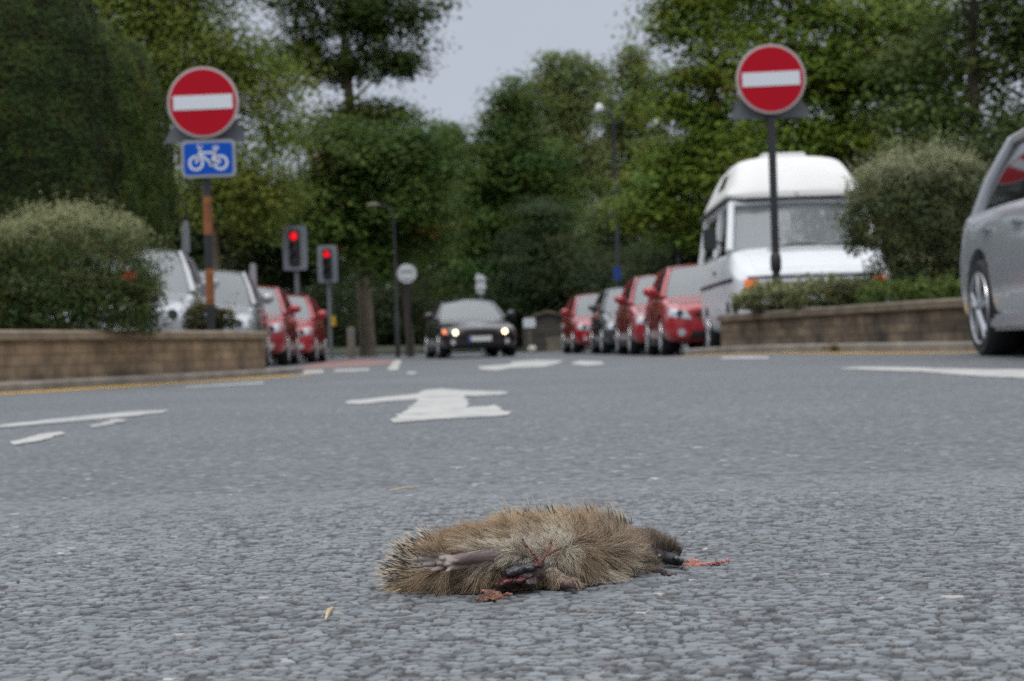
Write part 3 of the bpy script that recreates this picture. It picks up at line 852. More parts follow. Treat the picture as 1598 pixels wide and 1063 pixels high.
def solid(name, v, f, t, m, parent, smooth=45, bothnormal=True):
    """sheet given a real thickness t"""
    me = bpy.data.meshes.new(name); me.from_pydata([tuple(p) for p in v], [], f)
    bm = bmesh.new(); bm.from_mesh(me)
    bmesh.ops.remove_doubles(bm, verts=bm.verts, dist=1e-5)
    bmesh.ops.recalc_face_normals(bm, faces=bm.faces)
    bm.normal_update()
    geom = bmesh.ops.solidify(bm, geom=bm.faces[:], thickness=t)
    bmesh.ops.recalc_face_normals(bm, faces=bm.faces)
    bm.to_mesh(me); bm.free()
    if smooth: smooth_mesh(me, smooth)
    return link(name, me, m, parent)

class Body:
    def __init__(s, o):
        s.bvh = BVHTree.FromPolygons([v.co.copy() for v in o.data.vertices], [tuple(p.vertices) for p in o.data.polygons])
    def decal(s, name, quad, axis, m, parent, lift=0.006, depth=0.05, n=(8, 6), sign=1):
        """patch whose outline (4 corners) is cast on to the body along axis and set proud of it"""
        q = [Vector(c) for c in quad]
        d = Vector(axis).normalized()
        def fn(u, w):
            p = q[0].lerp(q[1], u).lerp(q[3].lerp(q[2], u), w)
            h = s.bvh.ray_cast(p, d)
            if h[0] is None:
                near = s.bvh.find_nearest(p)
                return near[0] + near[1] * lift
            return h[0] - d * lift
        v, f = grid(fn, *n)
        # skirt going into the body gives it an edge
        ns, nt_ = n
        rim = [i for i in range(ns + 1)] + [(j + 1) * (ns + 1) - 1 for j in range(1, nt_ + 1)] + [nt_ * (ns + 1) + i for i in range(ns - 1, -1, -1)] + [j * (ns + 1) for j in range(nt_ - 1, 0, -1)]
        base = len(v)
        for i in rim: v.append(Vector(v[i]) + d * depth)
        k = len(rim)
        for i in range(k): f.append((rim[i], rim[(i + 1) % k], base + (i + 1) % k, base + i))
        me = bpy.data.meshes.new(name); me.from_pydata([tuple(p) for p in v], [], f)
        bm = bmesh.new(); bm.from_mesh(me); bmesh.ops.recalc_face_normals(bm, faces=bm.faces)
        bm.to_mesh(me); bm.free(); smooth_mesh(me, 40)
        return link(name, me, m, parent)

def wheel(parent, x, y, r, side, w=0.205, rim_r=0.66, spokes=5, blind=False):
    """tyre with a spoked rim as its child; side = -1/+1 where the rim faces"""
    prof = [(r * 0.62, -w / 2), (r * 0.72, -w / 2), (r * 0.9, -w / 2 - 0.008), (r * 0.975, -w / 2 + 0.018), (r, -w / 2 + 0.045), (r, w / 2 - 0.045), (r * 0.975, w / 2 - 0.018), (r * 0.9, w / 2 + 0.008), (r * 0.72, w / 2), (r * 0.62, w / 2)]
    t = MB().lathe(prof, 40, 'X', (0, 0, 0)).build('wheel', MAT['tyre'], parent, 40)
    t.location = (x, y, r)
    rr = r * 0.72; xo = side * (w / 2 + 0.006)
    m = MB()
    m.lathe([(rr * 0.9, xo - side * 0.05), (rr * 0.93, xo - side * 0.005), (rr, xo + side * 0.004), (rr * 1.02, xo - side * 0.012), (rr * 1.0, xo - side * 0.05)], 40, 'X')
    m.f = [q for q in m.f if len(q) == 4]
    for k in range(spokes):
        a = 2 * math.pi * k / spokes + 0.3
        for da in ((-0.16, 0.16) if spokes == 5 else (0,)):
            p0 = Vector((xo - side * 0.012, math.cos(a) * rr * 0.12, math.sin(a) * rr * 0.12))
            p1 = Vector((xo - side * 0.02, math.cos(a + da) * rr * 0.94, math.sin(a + da) * rr * 0.94))
            m.tube([p0, p0.lerp(p1, 0.5) + Vector((side * 0.006, 0, 0)), p1], [0.03, 0.02, 0.022], 6)
    m.lathe([(0.055, xo - side * 0.04), (0.055, xo), (0.03, xo + side * 0.008), (0.005, xo + side * 0.009)], 16, 'X')
    m.build('rim', MAT['alloy'], t, 40)
    MB().lathe([(rr * 0.9, xo - side * 0.075), (rr * 0.9, xo - side * 0.055)], 24, 'X').build('dark_backing', MAT['underside'], t)  # near-black backing disc added to darken the gaps between the spokes
    return t

def cabin(root, ya, belt, sxp, H, w, yend):
    """dark dashboard, seats and steering wheel behind the windscreen"""
    MB().box((0, (ya + .5 + yend) / 2, belt + .035), (w * 2, yend - ya - .5, .03)).build('dark_cabin_slab', MAT['signal_black'], root)  # dark slab added over the body top so the cabin reads dim inside
    MB().box((0, ya + .42, belt + .045), (w * 2, .36, .10)).build('dashboard', MAT['black_plastic'], root, 60, .03)
    for s_ in (-1, 1):
        st_ = MB().box((s_ * sxp, ya + 1.25, belt + .12), (.46, .13, .30), Matrix.Rotation(R(-14), 3, 'X'))
        st_ = st_.build('seat', MAT['seat_cloth'], root, 60, .05)
        MB().box((s_ * sxp, ya + 1.33, belt + .36), (.26, .10, .17)).build('headrest', MAT['seat_cloth'], st_, 60, .04)
    n = 24
    ring = [Vector((-sxp + .17 * math.cos(2 * math.pi * k / n), ya + .70 + .05 * math.sin(2 * math.pi * k / n), belt + .08 + .16 * math.sin(2 * math.pi * k / n))) for k in range(n + 1)]
    MB().tube(ring, .016, 6).build('steering_wheel', MAT['black_plastic'], root, 60)
MAT['seat_cloth'] = mat('seat cloth', (.035, .036, .04), .85, var=.2)
def car(label, corner, side, rz, paint, L=4.2, Wd=1.75, H=1.5, belt=0.95, nose=0.70, ya=-0.95, yb=-0.25, yc=1.35, yd=1.9, tail=0.92, wb=0.36,
        r=0.31, lights='halogen', group=None, levels=2, name='parked_car', saloon=False, wheels=4, cat='car', zoff=0.0, indicator=True):
    hw = Wd / 2; gc = 0.19
    root = empty(name, (0, 0, 0), rz)
    tag(root, label, cat, group)
    ca, sa = math.cos(rz), math.sin(rz)
    lx, ly = -side * hw * 0.96, L / 2           # from visible front corner to centre
    cx, cy = corner[0] + ca * lx - sa * ly, corner[1] + sa * lx + ca * ly
    root.location = (cx, cy, float(gz(cx, cy)) + zoff)
    # ---------------- shell
    y0, y1 = -L / 2, L / 2
    def sec(w, zb, zt, crown=0.03):
        return [(0, zb), (w * .80, zb), (w * .945, zb + .05), (w * .99, zb + .17), (w, zb + (zt - zb) * .48), (w * .985, zb + (zt - zb) * .68), (w * .955, zt - .10), (w * .91, zt - .03), (w * .74, zt), (w * .4, zt + crown * .7), (0, zt + crown)]
    st = [(y0 + 0.00, sec(hw * .74, .30, nose - .06)),
          (y0 + 0.05, sec(hw * .84, .22, nose - .01)),
          (y0 + 0.16, sec(hw * .93, gc, nose + .03)),
          (y0 + 0.38, sec(hw * .985, gc, nose + .07)),
          (y0 + 0.75, sec(hw * 1.0, gc, nose + (belt - nose) * .52)),
          (ya - 0.02, sec(hw * 1.0, gc, belt - .02)),
          (ya + 0.25, sec(hw * 1.0, gc, belt)),
          (0.1, sec(hw * 1.0, gc, belt + .01, .01)),
          (yc - .3, sec(hw * 1.0, gc, belt + .03, .01)),
          (yd - .1, sec(hw * .99, gc, belt + .03, .01)),
          (y1 - 0.30, sec(hw * .965, gc + .02, (tail + .02) if saloon else belt + .02, .02)),
          (y1 - 0.08, sec(hw * .90, gc + .05, tail, .02)),
          (y1, sec(hw * .80, .34, tail - .1, .01))]
    st = sorted(st, key=lambda s_: s_[0])
    v, f = loft(st)
    body = pyobj('body', v, f, MAT[paint], root)
    bm = bmesh.new(); bm.from_mesh(body.data); bmesh.ops.recalc_face_normals(bm, faces=bm.faces); bm.to_mesh(body.data); bm.free()
    sub = body.modifiers.new('s', 'SUBSURF'); sub.levels = sub.render_levels = levels
    yf, yr = y0 + 0.80, y1 - 0.78
    cut = MB()
    for yy in (yf, yr):
        for sx_ in (-1, 1):
            cut.lathe([(r + .055, sx_ * (hw - .30)), (r + .055, sx_ * (hw + .2))], 40, 'X', (0, yy, r + 0.01))
    cutter = cut.build('cutter', None)
    bo = body.modifiers.new('b', 'BOOLEAN'); bo.operation = 'DIFFERENCE'; bo.object = cutter; bo.solver = 'EXACT'
    cutter.parent = root
    apply_mods(body)
    bpy.data.objects.remove(cutter, do_unlink=True)
    smooth_mesh(body.data, 35)
    B = Body(body)
    for sx_ in (-1, 1):
        for yy in (yf, yr):
            MB().lathe([(r + .05, sx_ * (hw - .292)), (r + .05, sx_ * (hw - .285))], 24, 'X', (0, yy, r + 0.01)).build('arch_liner', MAT['underside'], root)
            wheel(root, sx_ * (hw - 0.125), yy, r, sx_)
    # ---------------- cabin
    wbx, wt = hw * .87, hw * .66
    zb0 = belt - .015; zt = H - .055
    yd2 = yd
    def rz_(s, e): return H - .05 * s * s - .05 * e
    def ws(u, t):
        s = 2 * u - 1
        x = s * (wbx * .97 + (wt * .97 - wbx * .97) * t)
        y = ya + (yb - ya) * t + (.20 - .10 * t) * s * s - .035 * math.sin(math.pi * t)
        z = zb0 + (rz_(s, 1) - zb0) * t + .012 * math.sin(math.pi * t)
        return (x, y, z)
    solid('windscreen', *grid(ws, 10, 6), 0.006, MAT['glass'], root)
    def rw(u, t):
        s = 2 * u - 1
        return (s * (wbx * .95 + (wt * .95 - wbx * .95) * t), yd2 + (yc - yd2) * t - (.14 - .07 * t) * s * s + .03 * math.sin(math.pi * t), zb0 + .03 + (rz_(s, 1) - zb0 - .03) * t)
    solid('rear_window', *grid(rw, 10, 5), 0.006, MAT['side_glass'], root)
    rf_v, rf_f = grid(lambda u, t: ((2 * u - 1) * wt * 1.0, (yb + .10 * (2 * u - 1) ** 2) * (1 - t) + (yc - .07 * (2 * u - 1) ** 2) * t, rz_(2 * u - 1, (2 * t - 1) ** 4) + .004), 10, 10)
    roof = solid('roof', rf_v, rf_f, 0.03, MAT[paint], root, 60)
    for sx_ in (-1, 1):
        pm = MB()
        A0 = Vector((sx_ * wbx, ya + .19, zb0 - .01)); A1 = Vector((sx_ * wt, yb + .10, H - .10))
        C0 = Vector((sx_ * wbx * .97, yd2 - .20, zb0 - .05)); C1 = Vector((sx_ * wt, yc - .07, H - .10))
        pm.tube([A0, A0.lerp(A1, .5) + Vector((sx_ * .012, -.02, .012)), A1, A1.lerp(C1, .25) + Vector((0, 0, .028)), A1.lerp(C1, .6) + Vector((0, 0, .03)), C1], [.05, .042, .038, .03, .03, .04], 8)
        pm.tube([C0, C0.lerp(C1, .5) + Vector((sx_ * .012, .03, .01)), C1], [.065, .06, .045], 8)
        pm.build('pillar', MAT[paint], roof, 60)
    for sx_ in (-1, 1):
        def sg(f0, f1):
            def fn(u, t):
                q = f0 + (f1 - f0) * u
                yb0, yt0 = ya + .19 + (yd2 - .16 - ya - .19) * q, yb + .10 + (yc - .07 - yb - .10) * q
                x = sx_ * (wbx - .012 + (wt - wbx) * t + .03 * math.sin(math.pi * t) * .6)
                return (x, yb0 + (yt0 - yb0) * t, zb0 + (H - .10 - zb0) * t + .03 * t * math.sin(math.pi * q))
            return fn
        solid('side_window', *grid(sg(0.0, .47), 5, 5), 0.006, MAT['side_glass'], root)
        solid('side_window', *grid(sg(.50, .93), 5, 5), 0.006, MAT['side_glass'], root)
        v, f = grid(sg(.465, .505), 1, 5)
        solid('door_pillar', [(p[0] + sx_ * .004, p[1], p[2]) for p in v], f, 0.012, MAT['black_plastic'], root)
        # doors with shut lines (panels set proud), handles
        split = (ya + .25) + (yd2 - ya - .3) * .47
        for (a, b_) in ((yf + r + .10, split - .006), (split + .006, yr - r * .35)):
            zl_ = gc + .12
            d = B.decal('door', [(sx_ * 2, a, zl_), (sx_ * 2, b_, zl_ if b_ < yr - r else zl_ + .35), (sx_ * 2, b_, belt - .09), (sx_ * 2, a, belt - .09)], (-sx_, 0, 0), MAT[paint], root, .004, .02, (10, 8))
            hy = b_ - .16
            hp = B.bvh.ray_cast(Vector((sx_ * 2, hy, belt - .16)), Vector((-sx_, 0, 0)))[0]
            MB().box((hp.x + sx_ * .022, hy, belt - .16), (.03, .19, .028)).build('handle', MAT[paint], d, 60, .01)
        MB().box((sx_ * (hw - .03), (yf + yr) / 2, gc + .035), (.09, yr - yf - 2 * r - .16, .10)).build('sill', MAT['black_plastic'] if levels < 3 else MAT[paint], root, 50, .025)
        mb = MB()
        mc = Vector((sx_ * (wbx + .19), ya + .32, belt + .085))
        for k in range(1):
            nb = 10
            vv = []; ff = []
            for j in range(nb + 1):
                ph = math.pi * j / nb
                for i in range(12):
                    th = 2 * math.pi * i / 12
                    p = Vector((math.sin(ph) * math.cos(th), math.sin(ph) * math.sin(th), math.cos(ph)))
                    vv.append(mc + Vector((p.x * .115, p.y * .085 + abs(p.x) * .02, p.z * .085)))
            for j in range(nb):
                for i in range(12): ff.append((j * 12 + i, j * 12 + (i + 1) % 12, (j + 1) * 12 + (i + 1) % 12, (j + 1) * 12 + i))
            mb.add(vv, ff)
        mb.tube([mc - Vector((sx_ * .08, 0, .03)), (sx_ * wbx * .98, ya + .36, belt + .02)], .03, 6)
        mb.build('door_mirror', MAT[paint], root, 60)
    cabin(root, ya, belt, hw * .42, H, hw * .62, yd2 - .25)
    # bonnet, front and rear fittings
    B.decal('bonnet', [(-hw * .70, y0 + .16, 2), (hw * .70, y0 + .16, 2), (hw * .80, ya - .05, 2), (-hw * .80, ya - .05, 2)], (0, 0, -1), MAT[paint], root, .005, .02, (12, 8))
    zh = nose - .10
    for sx_ in (-1, 1):
        if lights == 'lit':
            d = B.decal('headlight', [(sx_ * hw * .42, -4, zh - .05), (sx_ * hw * .90, -4, zh - .02), (sx_ * hw * .93, -4, zh + .085), (sx_ * hw * .45, -4, zh + .05)], (0, 1, 0), MAT['dark_lens'], root, .008, .06)
            hp = B.bvh.ray_cast(Vector((sx_ * hw * .62, -4, zh + .0)), Vector((0, 1, 0)))[0]
            MB().lathe([(.058, hp.y - .03), (.055, hp.y - .012)], 20, 'Y', (hp.x, 0, hp.z)).build('bulb', MAT['headlamp_lit'], d)
        else:
            d = B.decal('headlight', [(sx_ * hw * .50, -4, zh - .10), (sx_ * hw * .92, -4, zh - .05), (sx_ * hw * .94, -4, zh + .10), (sx_ * hw * .58, -4, zh + .03)], (0, 1, 0), MAT['lens'], root, .008, .06)
            MB_c = B.bvh.ray_cast(Vector((sx_ * hw * .70, -4, zh - .01)), Vector((0, 1, 0)))[0]
            MB().lathe([(.062, MB_c.y - .014), (.05, MB_c.y - .009), (.03, MB_c.y - .008)], 20, 'Y', (MB_c.x, 0, MB_c.z)).build('reflector', MAT['dark_lens'], d, 50)
        hp = B.bvh.ray_cast(Vector((sx_ * hw * .68, -4, .36)), Vector((0, 1, 0)))[0]
        MB().lathe([(.06, hp.y - .012), (.06, hp.y + .03)], 20, 'Y', (hp.x, 0, hp.z)).build('fog_lamp', MAT['lens'], root, 50)
        B.decal('tail_lamp', [(sx_ * hw * .62, 4, tail - .25), (sx_ * hw * .90, 4, tail - .25), (sx_ * hw * .90, 4, tail - .06), (sx_ * hw * .62, 4, tail - .06)], (0, -1, 0), MAT['red_lens'], root, .006, .05)
    if lights == 'lit':
        sx_ = -1
        hp = B.bvh.ray_cast(Vector((sx_ * hw * .875, -4, zh + .03)), Vector((0, 1, 0)))[0]
        B.decal('indicator', [(sx_ * hw * .83, -4, zh - .03), (sx_ * hw * .915, -4, zh - .01), (sx_ * hw * .92, -4, zh + .075), (sx_ * hw * .84, -4, zh + .06)], (0, 1, 0), MAT['amber_lit'], root, .014, .06, (3, 3))
        for sx_ in (-1, 1):
            g_ = B.decal('grille', [(sx_ * .04, -4, zh - .05), (sx_ * .30, -4, zh - .045), (sx_ * .28, -4, zh + .045), (sx_ * .05, -4, zh + .055)], (0, 1, 0), MAT['signal_black'], root, .01, .05)
        B.decal('air_intake', [(-hw * .62, -4, .27), (hw * .62, -4, .27), (hw * .55, -4, .40), (-hw * .55, -4, .40)], (0, 1, 0), MAT['signal_black'], root, .006, .05)
        hp = B.bvh.ray_cast(Vector((0, -4, zh + .11)), Vector((0, 1, 0)))[0]
        MB().lathe([(.045, hp.y - .02), (.045, hp.y + .02)], 20, 'Y', (0, 0, zh + .10)).build('badge', MAT['sign_white'], root)
    else:
        B.decal('grille', [(-hw * .42, -4, zh - .07), (hw * .42, -4, zh - .07), (hw * .46, -4, zh + .0), (-hw * .46, -4, zh + .0)], (0, 1, 0), MAT['signal_black'], root, .008, .05)
        B.decal('air_intake', [(-hw * .55, -4, .26), (hw * .55, -4, .26), (hw * .5, -4, .38), (-hw * .5, -4, .38)], (0, 1, 0), MAT['signal_black'], root, .006, .05)
    hp = B.bvh.ray_cast(Vector((0, -4, zh - .17)), Vector((0, 1, 0)))[0]
    pl = MB().box((0, hp.y - .016, zh - .15), (.52, .02, .115)).build('number_plate', MAT['plate'], root)
    MB().box((-.235, hp.y - .028, zh - .15), (.05, .004, .112)).build('blue_band', MAT['plate_blue'], pl)
    return root

_n = MAT['glass'].node_tree
_t = _n.nodes.new('ShaderNodeBsdfTransparent'); _t.inputs[0].default_value = (.82, .87, .86, 1)
_m = _n.nodes.new('ShaderNodeMixShader'); _m.inputs[0].default_value = .62
_n.links.new(_t.outputs[0], _m.inputs[1]); _n.links.new(_n.nodes['Principled BSDF'].outputs[0], _m.inputs[2])
_n.links.new(_m.outputs[0], _n.nodes['Material Output'].inputs[0])
MAT['amber_lit'] = mat('lit indicator', (0.8, 0.2, 0.05), 0.3, emis=(1.0, 0.22, 0.06), estr=1.1)
PW = lambda px, D: W(px, 540, D)
PARK = 'cars parked along the road'
car('black saloon driving up the road with its headlights lit', PW(690, 40.0), -1, R(8), 'paint_black', L=4.6, Wd=1.82, H=1.40, belt=0.92, nose=0.68, ya=-.75, yb=.0, yc=1.2, yd=1.72, tail=.95, saloon=True, lights='lit', name='saloon_car')
car('red hatchback parked right behind the white camper van', PW(1040, 27.0), -1, R(.5), 'paint_red', L=4.0, Wd=1.74, H=1.50, belt=.95, nose=.76, ya=-1.0, yb=-.35, group=PARK)
car('red car parked between the other red hatchback and the dark car', PW(990, 32.2), -1, R(1.5), 'paint_red_b', L=4.2, Wd=1.78, H=1.56, belt=.98, nose=.74, ya=-1.0, yb=-.3, group=PARK)
car('dark grey car parked between two red cars', PW(945, 37.5), -1, R(2.2), 'paint_dark', L=4.2, Wd=1.74, H=1.50, group=PARK)
car('farthest red car parked on the right hand kerb', PW(899, 42.5), -1, R(3.5), 'paint_red', L=4.1, Wd=1.72, H=1.50, nose=.74, group=PARK)
car('silver people carrier half hidden behind the left shrub', PW(303, 20.0), 1, R(6.2), 'paint_silver', L=4.2, Wd=1.78, H=1.58, belt=1.0, nose=.80, ya=-1.05, yb=-.45, group=PARK)
car('silver car parked behind the rust banded sign post', PW(398, 25.5), 1, R(4.8), 'paint_silver', L=4.2, Wd=1.74, H=1.56, belt=.98, nose=.78, ya=-1.0, yb=-.35, group=PARK)
car('red car showing only its wing past the end of the left wall', PW(444, 31.8), 1, R(3.0), 'paint_red_b', L=4.1, Wd=1.74, H=1.55, belt=.97, nose=.78, ya=-1.0, yb=-.35, group=PARK)
car('red car with a red mirror parked next to the grey signal post', PW(488, 37.3), 1, R(1.6), 'paint_red', L=4.1, Wd=1.74, H=1.54, belt=.97, nose=.76, ya=-1.0, yb=-.35, group=PARK)
# near car on the right: only its rear wing and rear wheel are inside the picture
car('silver grey hatchback cut off at the right edge of the photo', (2.99, 12.30 - 4.36), -1, R(-1.2), 'paint_grey', L=4.36, Wd=1.79, H=1.52, belt=.98, nose=.72, ya=-.95, yb=-.2, yc=1.55, yd=2.02, tail=.99, r=.325, levels=3, name='hatchback_car')

# ================================================================== CAMPER VAN
def camper(corner, rz):
    hw = 1.01
    root = empty('camper_van', (0, 0, 0), rz)
    tag(root, 'white high roofed camper van parked behind the right hand wall', 'camper van')
    ca, sa = math.cos(rz), math.sin(rz)
    lx, ly = hw, 2.45
    cx, cy = corner[0] + ca * lx - sa * ly, corner[1] + sa * lx + ca * ly
    root.location = (cx, cy, float(gz(cx, cy)))
    def sec(w, zb, zt, wt):
        return [(0, zb), (w * .85, zb), (w * .96, zb + .05), (w, zb + .25), (w * 1.0, min(1.0, zt - .1)), (w * .995, min(1.12, zt - .08)), (wt * 1.0, zt - .05), (wt * .94, zt), (wt * .5, zt + .025), (0, zt + .03)]
    # lower shell with short bonnet
    st = [(-2.45, sec(hw * .86, .42, .98, hw * .80)), (-2.40, sec(hw * .94, .34, 1.03, hw * .86)), (-2.25, sec(hw * .985, .30, 1.10, hw * .93)),
          (-1.95, sec(hw, .28, 1.26, hw * .95)), (-1.68, sec(hw, .28, 1.35, hw * .95)), (-1.60, sec(hw, .28, 1.36, hw * .95)), (0, sec(hw, .28, 1.37, hw * .97)), (2.2, sec(hw, .30, 1.37, hw * .97)), (2.42, sec(hw * .97, .32, 1.36, hw * .95)), (2.45, sec(hw * .94, .36, 1.33, hw * .92))]
    v, f = loft(st)
    body = pyobj('body', v, f, MAT['paint_white'], root)
    bm = bmesh.new(); bm.from_mesh(body.data); bmesh.ops.recalc_face_normals(bm, faces=bm.faces); bm.to_mesh(body.data); bm.free()
    s_ = body.modifiers.new('s', 'SUBSURF'); s_.levels = s_.render_levels = 2
    cut = MB()
    for yy in (-1.62, 1.3):
        for sx_ in (-1, 1): cut.lathe([(.375, sx_ * (hw - .3)), (.375, sx_ * (hw + .2))], 36, 'X', (0, yy, .33))
    cutter = cut.build('cutter'); cutter.parent = root
    b_ = body.modifiers.new('b', 'BOOLEAN'); b_.operation = 'DIFFERENCE'; b_.object = cutter; b_.solver = 'EXACT'
    apply_mods(body); bpy.data.objects.remove(cutter, do_unlink=True); smooth_mesh(body.data, 35)
    B = Body(body)
    for sx_ in (-1, 1):
        for yy in (-1.62, 1.3):
            MB().lathe([(.37, sx_ * (hw - .292)), (.37, sx_ * (hw - .285))], 24, 'X', (0, yy, .33)).build('arch_liner', MAT['underside'], root)
            wheel(root, sx_ * (hw - .12), yy, .325, sx_, spokes=7)
    # upper shell: pillars and cant rail as one frame, glazing between
    zt, wt = 2.02, hw * .84
    def P(s, y, z):
        k = (z - 1.36) / (zt - 1.36)
        return Vector((s * (hw * .945 * (1 - k) + wt * k), y, z))
    fr = MB()
    for s in (-1, 1):
        fr.tube([P(s, -1.60, 1.34), P(s, -1.28, 1.72), P(s, -1.02, 2.0)], [.055, .05, .05], 8)
        for y in (.05, 2.36):
            fr.tube([P(s, y, 1.34), P(s, y, 2.0)], [.06, .06], 8)
        fr.tube([P(s, -1.04, 2.0), P(s, 2.36, 2.0)], .045, 8)
        v, f = grid(lambda u, t: P(s, .05 + u * 2.31, 1.34 + t * .66), 6, 4)
        fr.add([tuple(p) for p in v], f); fr.add([tuple(p - Vector((s * .03, 0, 0))) for p in v], f)
    fr.tube([P(-1, -1.02, 2.0), Vector((0, -1.08, 2.03)), P(1, -1.02, 2.0)], .05, 8)
    v, f = grid(lambda u, t: Vector((P(2 * u - 1, 2.38, 1.34 + t * .66))), 4, 4); fr.add([tuple(p) for p in v], f)
    fr.build('cab_frame', MAT['paint_white'], root, 50)
    def ws(u, t):
        s = 2 * u - 1
        p = P(s * .97, -1.66 + .60 * t + .10 * s * s, 1.34 + .66 * t); return tuple(p)
    solid('windscreen', *grid(ws, 10, 6), .006, MAT['glass'], root)
    cabin(root, -1.6, 1.37, .45, 2.0, .78, 2.2)
    gm = MB()
    gm.tube([ws(i / 8, 0.0) for i in range(9)], .022, 6); gm.tube([ws(i / 8, 1.0) for i in range(9)], .022, 6)
    gm.tube([ws(0, j / 5) for j in range(6)], .02, 6); gm.tube([ws(1, j / 5) for j in range(6)], .02, 6)
    gm.build('windscreen_seal', MAT['black_plastic'], root, 50)
    for a in (.25, .6):
        MB().tube([Vector(ws(a, 0.02)) + Vector((0, -.03, .01)), Vector(ws(a + .2, .1)) + Vector((0, -.03, .015)), Vector(ws(a + .33, .07)) + Vector((0, -.03, .015))], .012, 5).build('wiper', MAT['signal_black'], root)
    for s in (-1, 1):
        def side(y0, y1, y0t, inset=.012):
            def fn(u, t):
                ya_ = y0 + (y0t - y0) * t
                return tuple(P(s, ya_ + (y1 - ya_) * u, 1.38 + t * .56) + Vector((s * inset, 0, 0)))
            return fn
        solid('cab_window', *grid(side(-1.48, -.02, -1.05), 6, 4), .006, MAT['side_glass'], root)
        solid('side_window', *grid(side(.25, 1.1, .25, .02), 4, 4), .006, MAT['side_glass'], root)
        solid('side_window', *grid(side(1.25, 2.15, 1.25, .02), 4, 4), .006, MAT['side_glass'], root)
        d = B.decal('door', [(s * 3, -1.16, .45), (s * 3, 0.0, .45), (s * 3, 0.0, 1.30), (s * 3, -1.16, 1.27)], (-s, 0, 0), MAT['paint_white'], root, .005, .02)
        hp = B.bvh.ray_cast(Vector((s * 3, -.15, 1.12)), Vector((-s, 0, 0)))[0]
        MB().box((hp.x + s * .02, -.15, 1.12), (.03, .16, .04)).build('handle', MAT['black_plastic'], d, 60, .008)
        B.decal('side_stripe', [(s * 3, -2.2, .93), (s * 3, 2.3, .95), (s * 3, 2.3, 1.0), (s * 3, -2.2, .98)], (-s, 0, 0), MAT['black_plastic'], root, .009, .02, (24, 2))
        mb = MB().box(P(s, -1.42, 1.52) + Vector((s * .26, 0, 0)), (.17, .1, .27)); mb.tube([P(s, -1.3, 1.42), P(s, -1.42, 1.5) + Vector((s * .2, 0, 0))], .02, 6)
        mb.build('door_mirror', MAT['black_plastic'], root, 60, .03)
    # front: headlamp panel, indicators, bumper
    B.decal('grille', [(-.5, -5, .74), (.5, -5, .74), (.5, -5, .90), (-.5, -5, .90)], (0, 1, 0), MAT['signal_black'], root, .008, .05)
    B.decal('front_stripe', [(-.83, -5, .955), (.83, -5, .955), (.83, -5, .985), (-.83, -5, .985)], (0, 1, 0), MAT['black_plastic'], root, .01, .04, (16, 2))
    for s in (-1, 1):
        B.decal('headlight', [(s * .52, -5, .72), (s * .70, -5, .72), (s * .70, -5, .92), (s * .52, -5, .92)], (0, 1, 0), MAT['lens'], root, .012, .05)
        B.decal('indicator', [(s * .705, -5, .74), (s * .875, -5, .77), (s * .875, -5, .95), (s * .705, -5, .94)], (0, 1, 0), MAT['amber'], root, .014, .05)
    bm_ = MB(); v, f = grid(lambda u, t: ((2 * u - 1) * hw * 1.0, -2.52 + .22 * abs(2 * u - 1) ** 4, .40 + .22 * t), 14, 2)
    solid('bumper', v, f, .07, MAT['black_plastic'], root)
    MB().box((0, -2.535, .52), (.52, .02, .115)).build('number_plate', MAT['plate'], root)
    B.decal('bonnet', [(-.72, -2.35, 3), (.72, -2.35, 3), (.78, -1.70, 3), (-.78, -1.70, 3)], (0, 0, -1), MAT['paint_white'], root, .006, .02, (12, 8))
    MB().box((0, -1.80, 1.335), (1.0, .14, .05)).build('cowl_vent', MAT['paint_white'], root, 50, .015)
    # fibreglass high top
    def ht(w, z0, z1, wt_):
        return [(0, z0), (w * .9, z0), (w, z0 + .03), (w * .99, z0 + .10), ((w * .55 + wt_ * .45), z0 + (z1 - z0) * .5), (wt_ * 1.05, z1 - .10), (wt_ * .93, z1 - .02), (wt_ * .5, z1 + .02), (0, z1 + .025)]
    hwt = .995
    st = [(-1.14, ht(hwt * .86, 2.05, 2.12, hwt * .8)), (-1.06, ht(hwt * .91, 2.05, 2.24, hwt * .80)), (-.80, ht(hwt * .93, 2.05, 2.48, hwt * .73)), (-.52, ht(hwt * .93, 2.05, 2.64, hwt * .70)), (-.2, ht(hwt * .93, 2.05, 2.68, hwt * .70)),
          (1.6, ht(hwt * .93, 2.05, 2.68, hwt * .70)), (2.2, ht(hwt * .93, 2.05, 2.62, hwt * .69)), (2.42, ht(hwt * .90, 2.05, 2.4, hwt * .7)), (2.46, ht(hwt * .86, 2.06, 2.3, hwt * .72))]
    v, f = loft(st)
    top = pyobj('high_roof', v, f, MAT['white_grp'], root)
    bm = bmesh.new(); bm.from_mesh(top.data); bmesh.ops.recalc_face_normals(bm, faces=bm.faces); bm.to_mesh(top.data); bm.free()
    s_ = top.modifiers.new('s', 'SUBSURF'); s_.levels = s_.render_levels = 2
    apply_mods(top); smooth_mesh(top.data, 50)
    T = Body(top)
    for s in (-1, 1):
        T.decal('roof_window', [(s * 3, -.3, 2.28), (s * 3, .5, 2.28), (s * 3, .5, 2.48), (s * 3, -.15, 2.48)], (-s, 0, 0), MAT['side_glass'], top, .012, .03)
    MB().box((0, .3, 2.73), (.62, .62, .08)).build('roof_vent', MAT['white_grp'], top, 50, .025)
    g = MB(); g.tube([Vector((s * hw * .93, y, 2.045)) for s, y in ((-1, 2.3), (-1, -1.0), (-.6, -1.13), (.6, -1.13), (1, -1.0), (1, 2.3))], .028, 6).build('gutter', MAT['black_plastic'], root, 50)
    return root
camper(W(1148, 540, 22.0), R(-1.0))

# ================================================================== TREES
def rand_unit(n):
    v = rng.normal(size=(n, 3)); return v / np.linalg.norm(v, axis=1)[:, None]

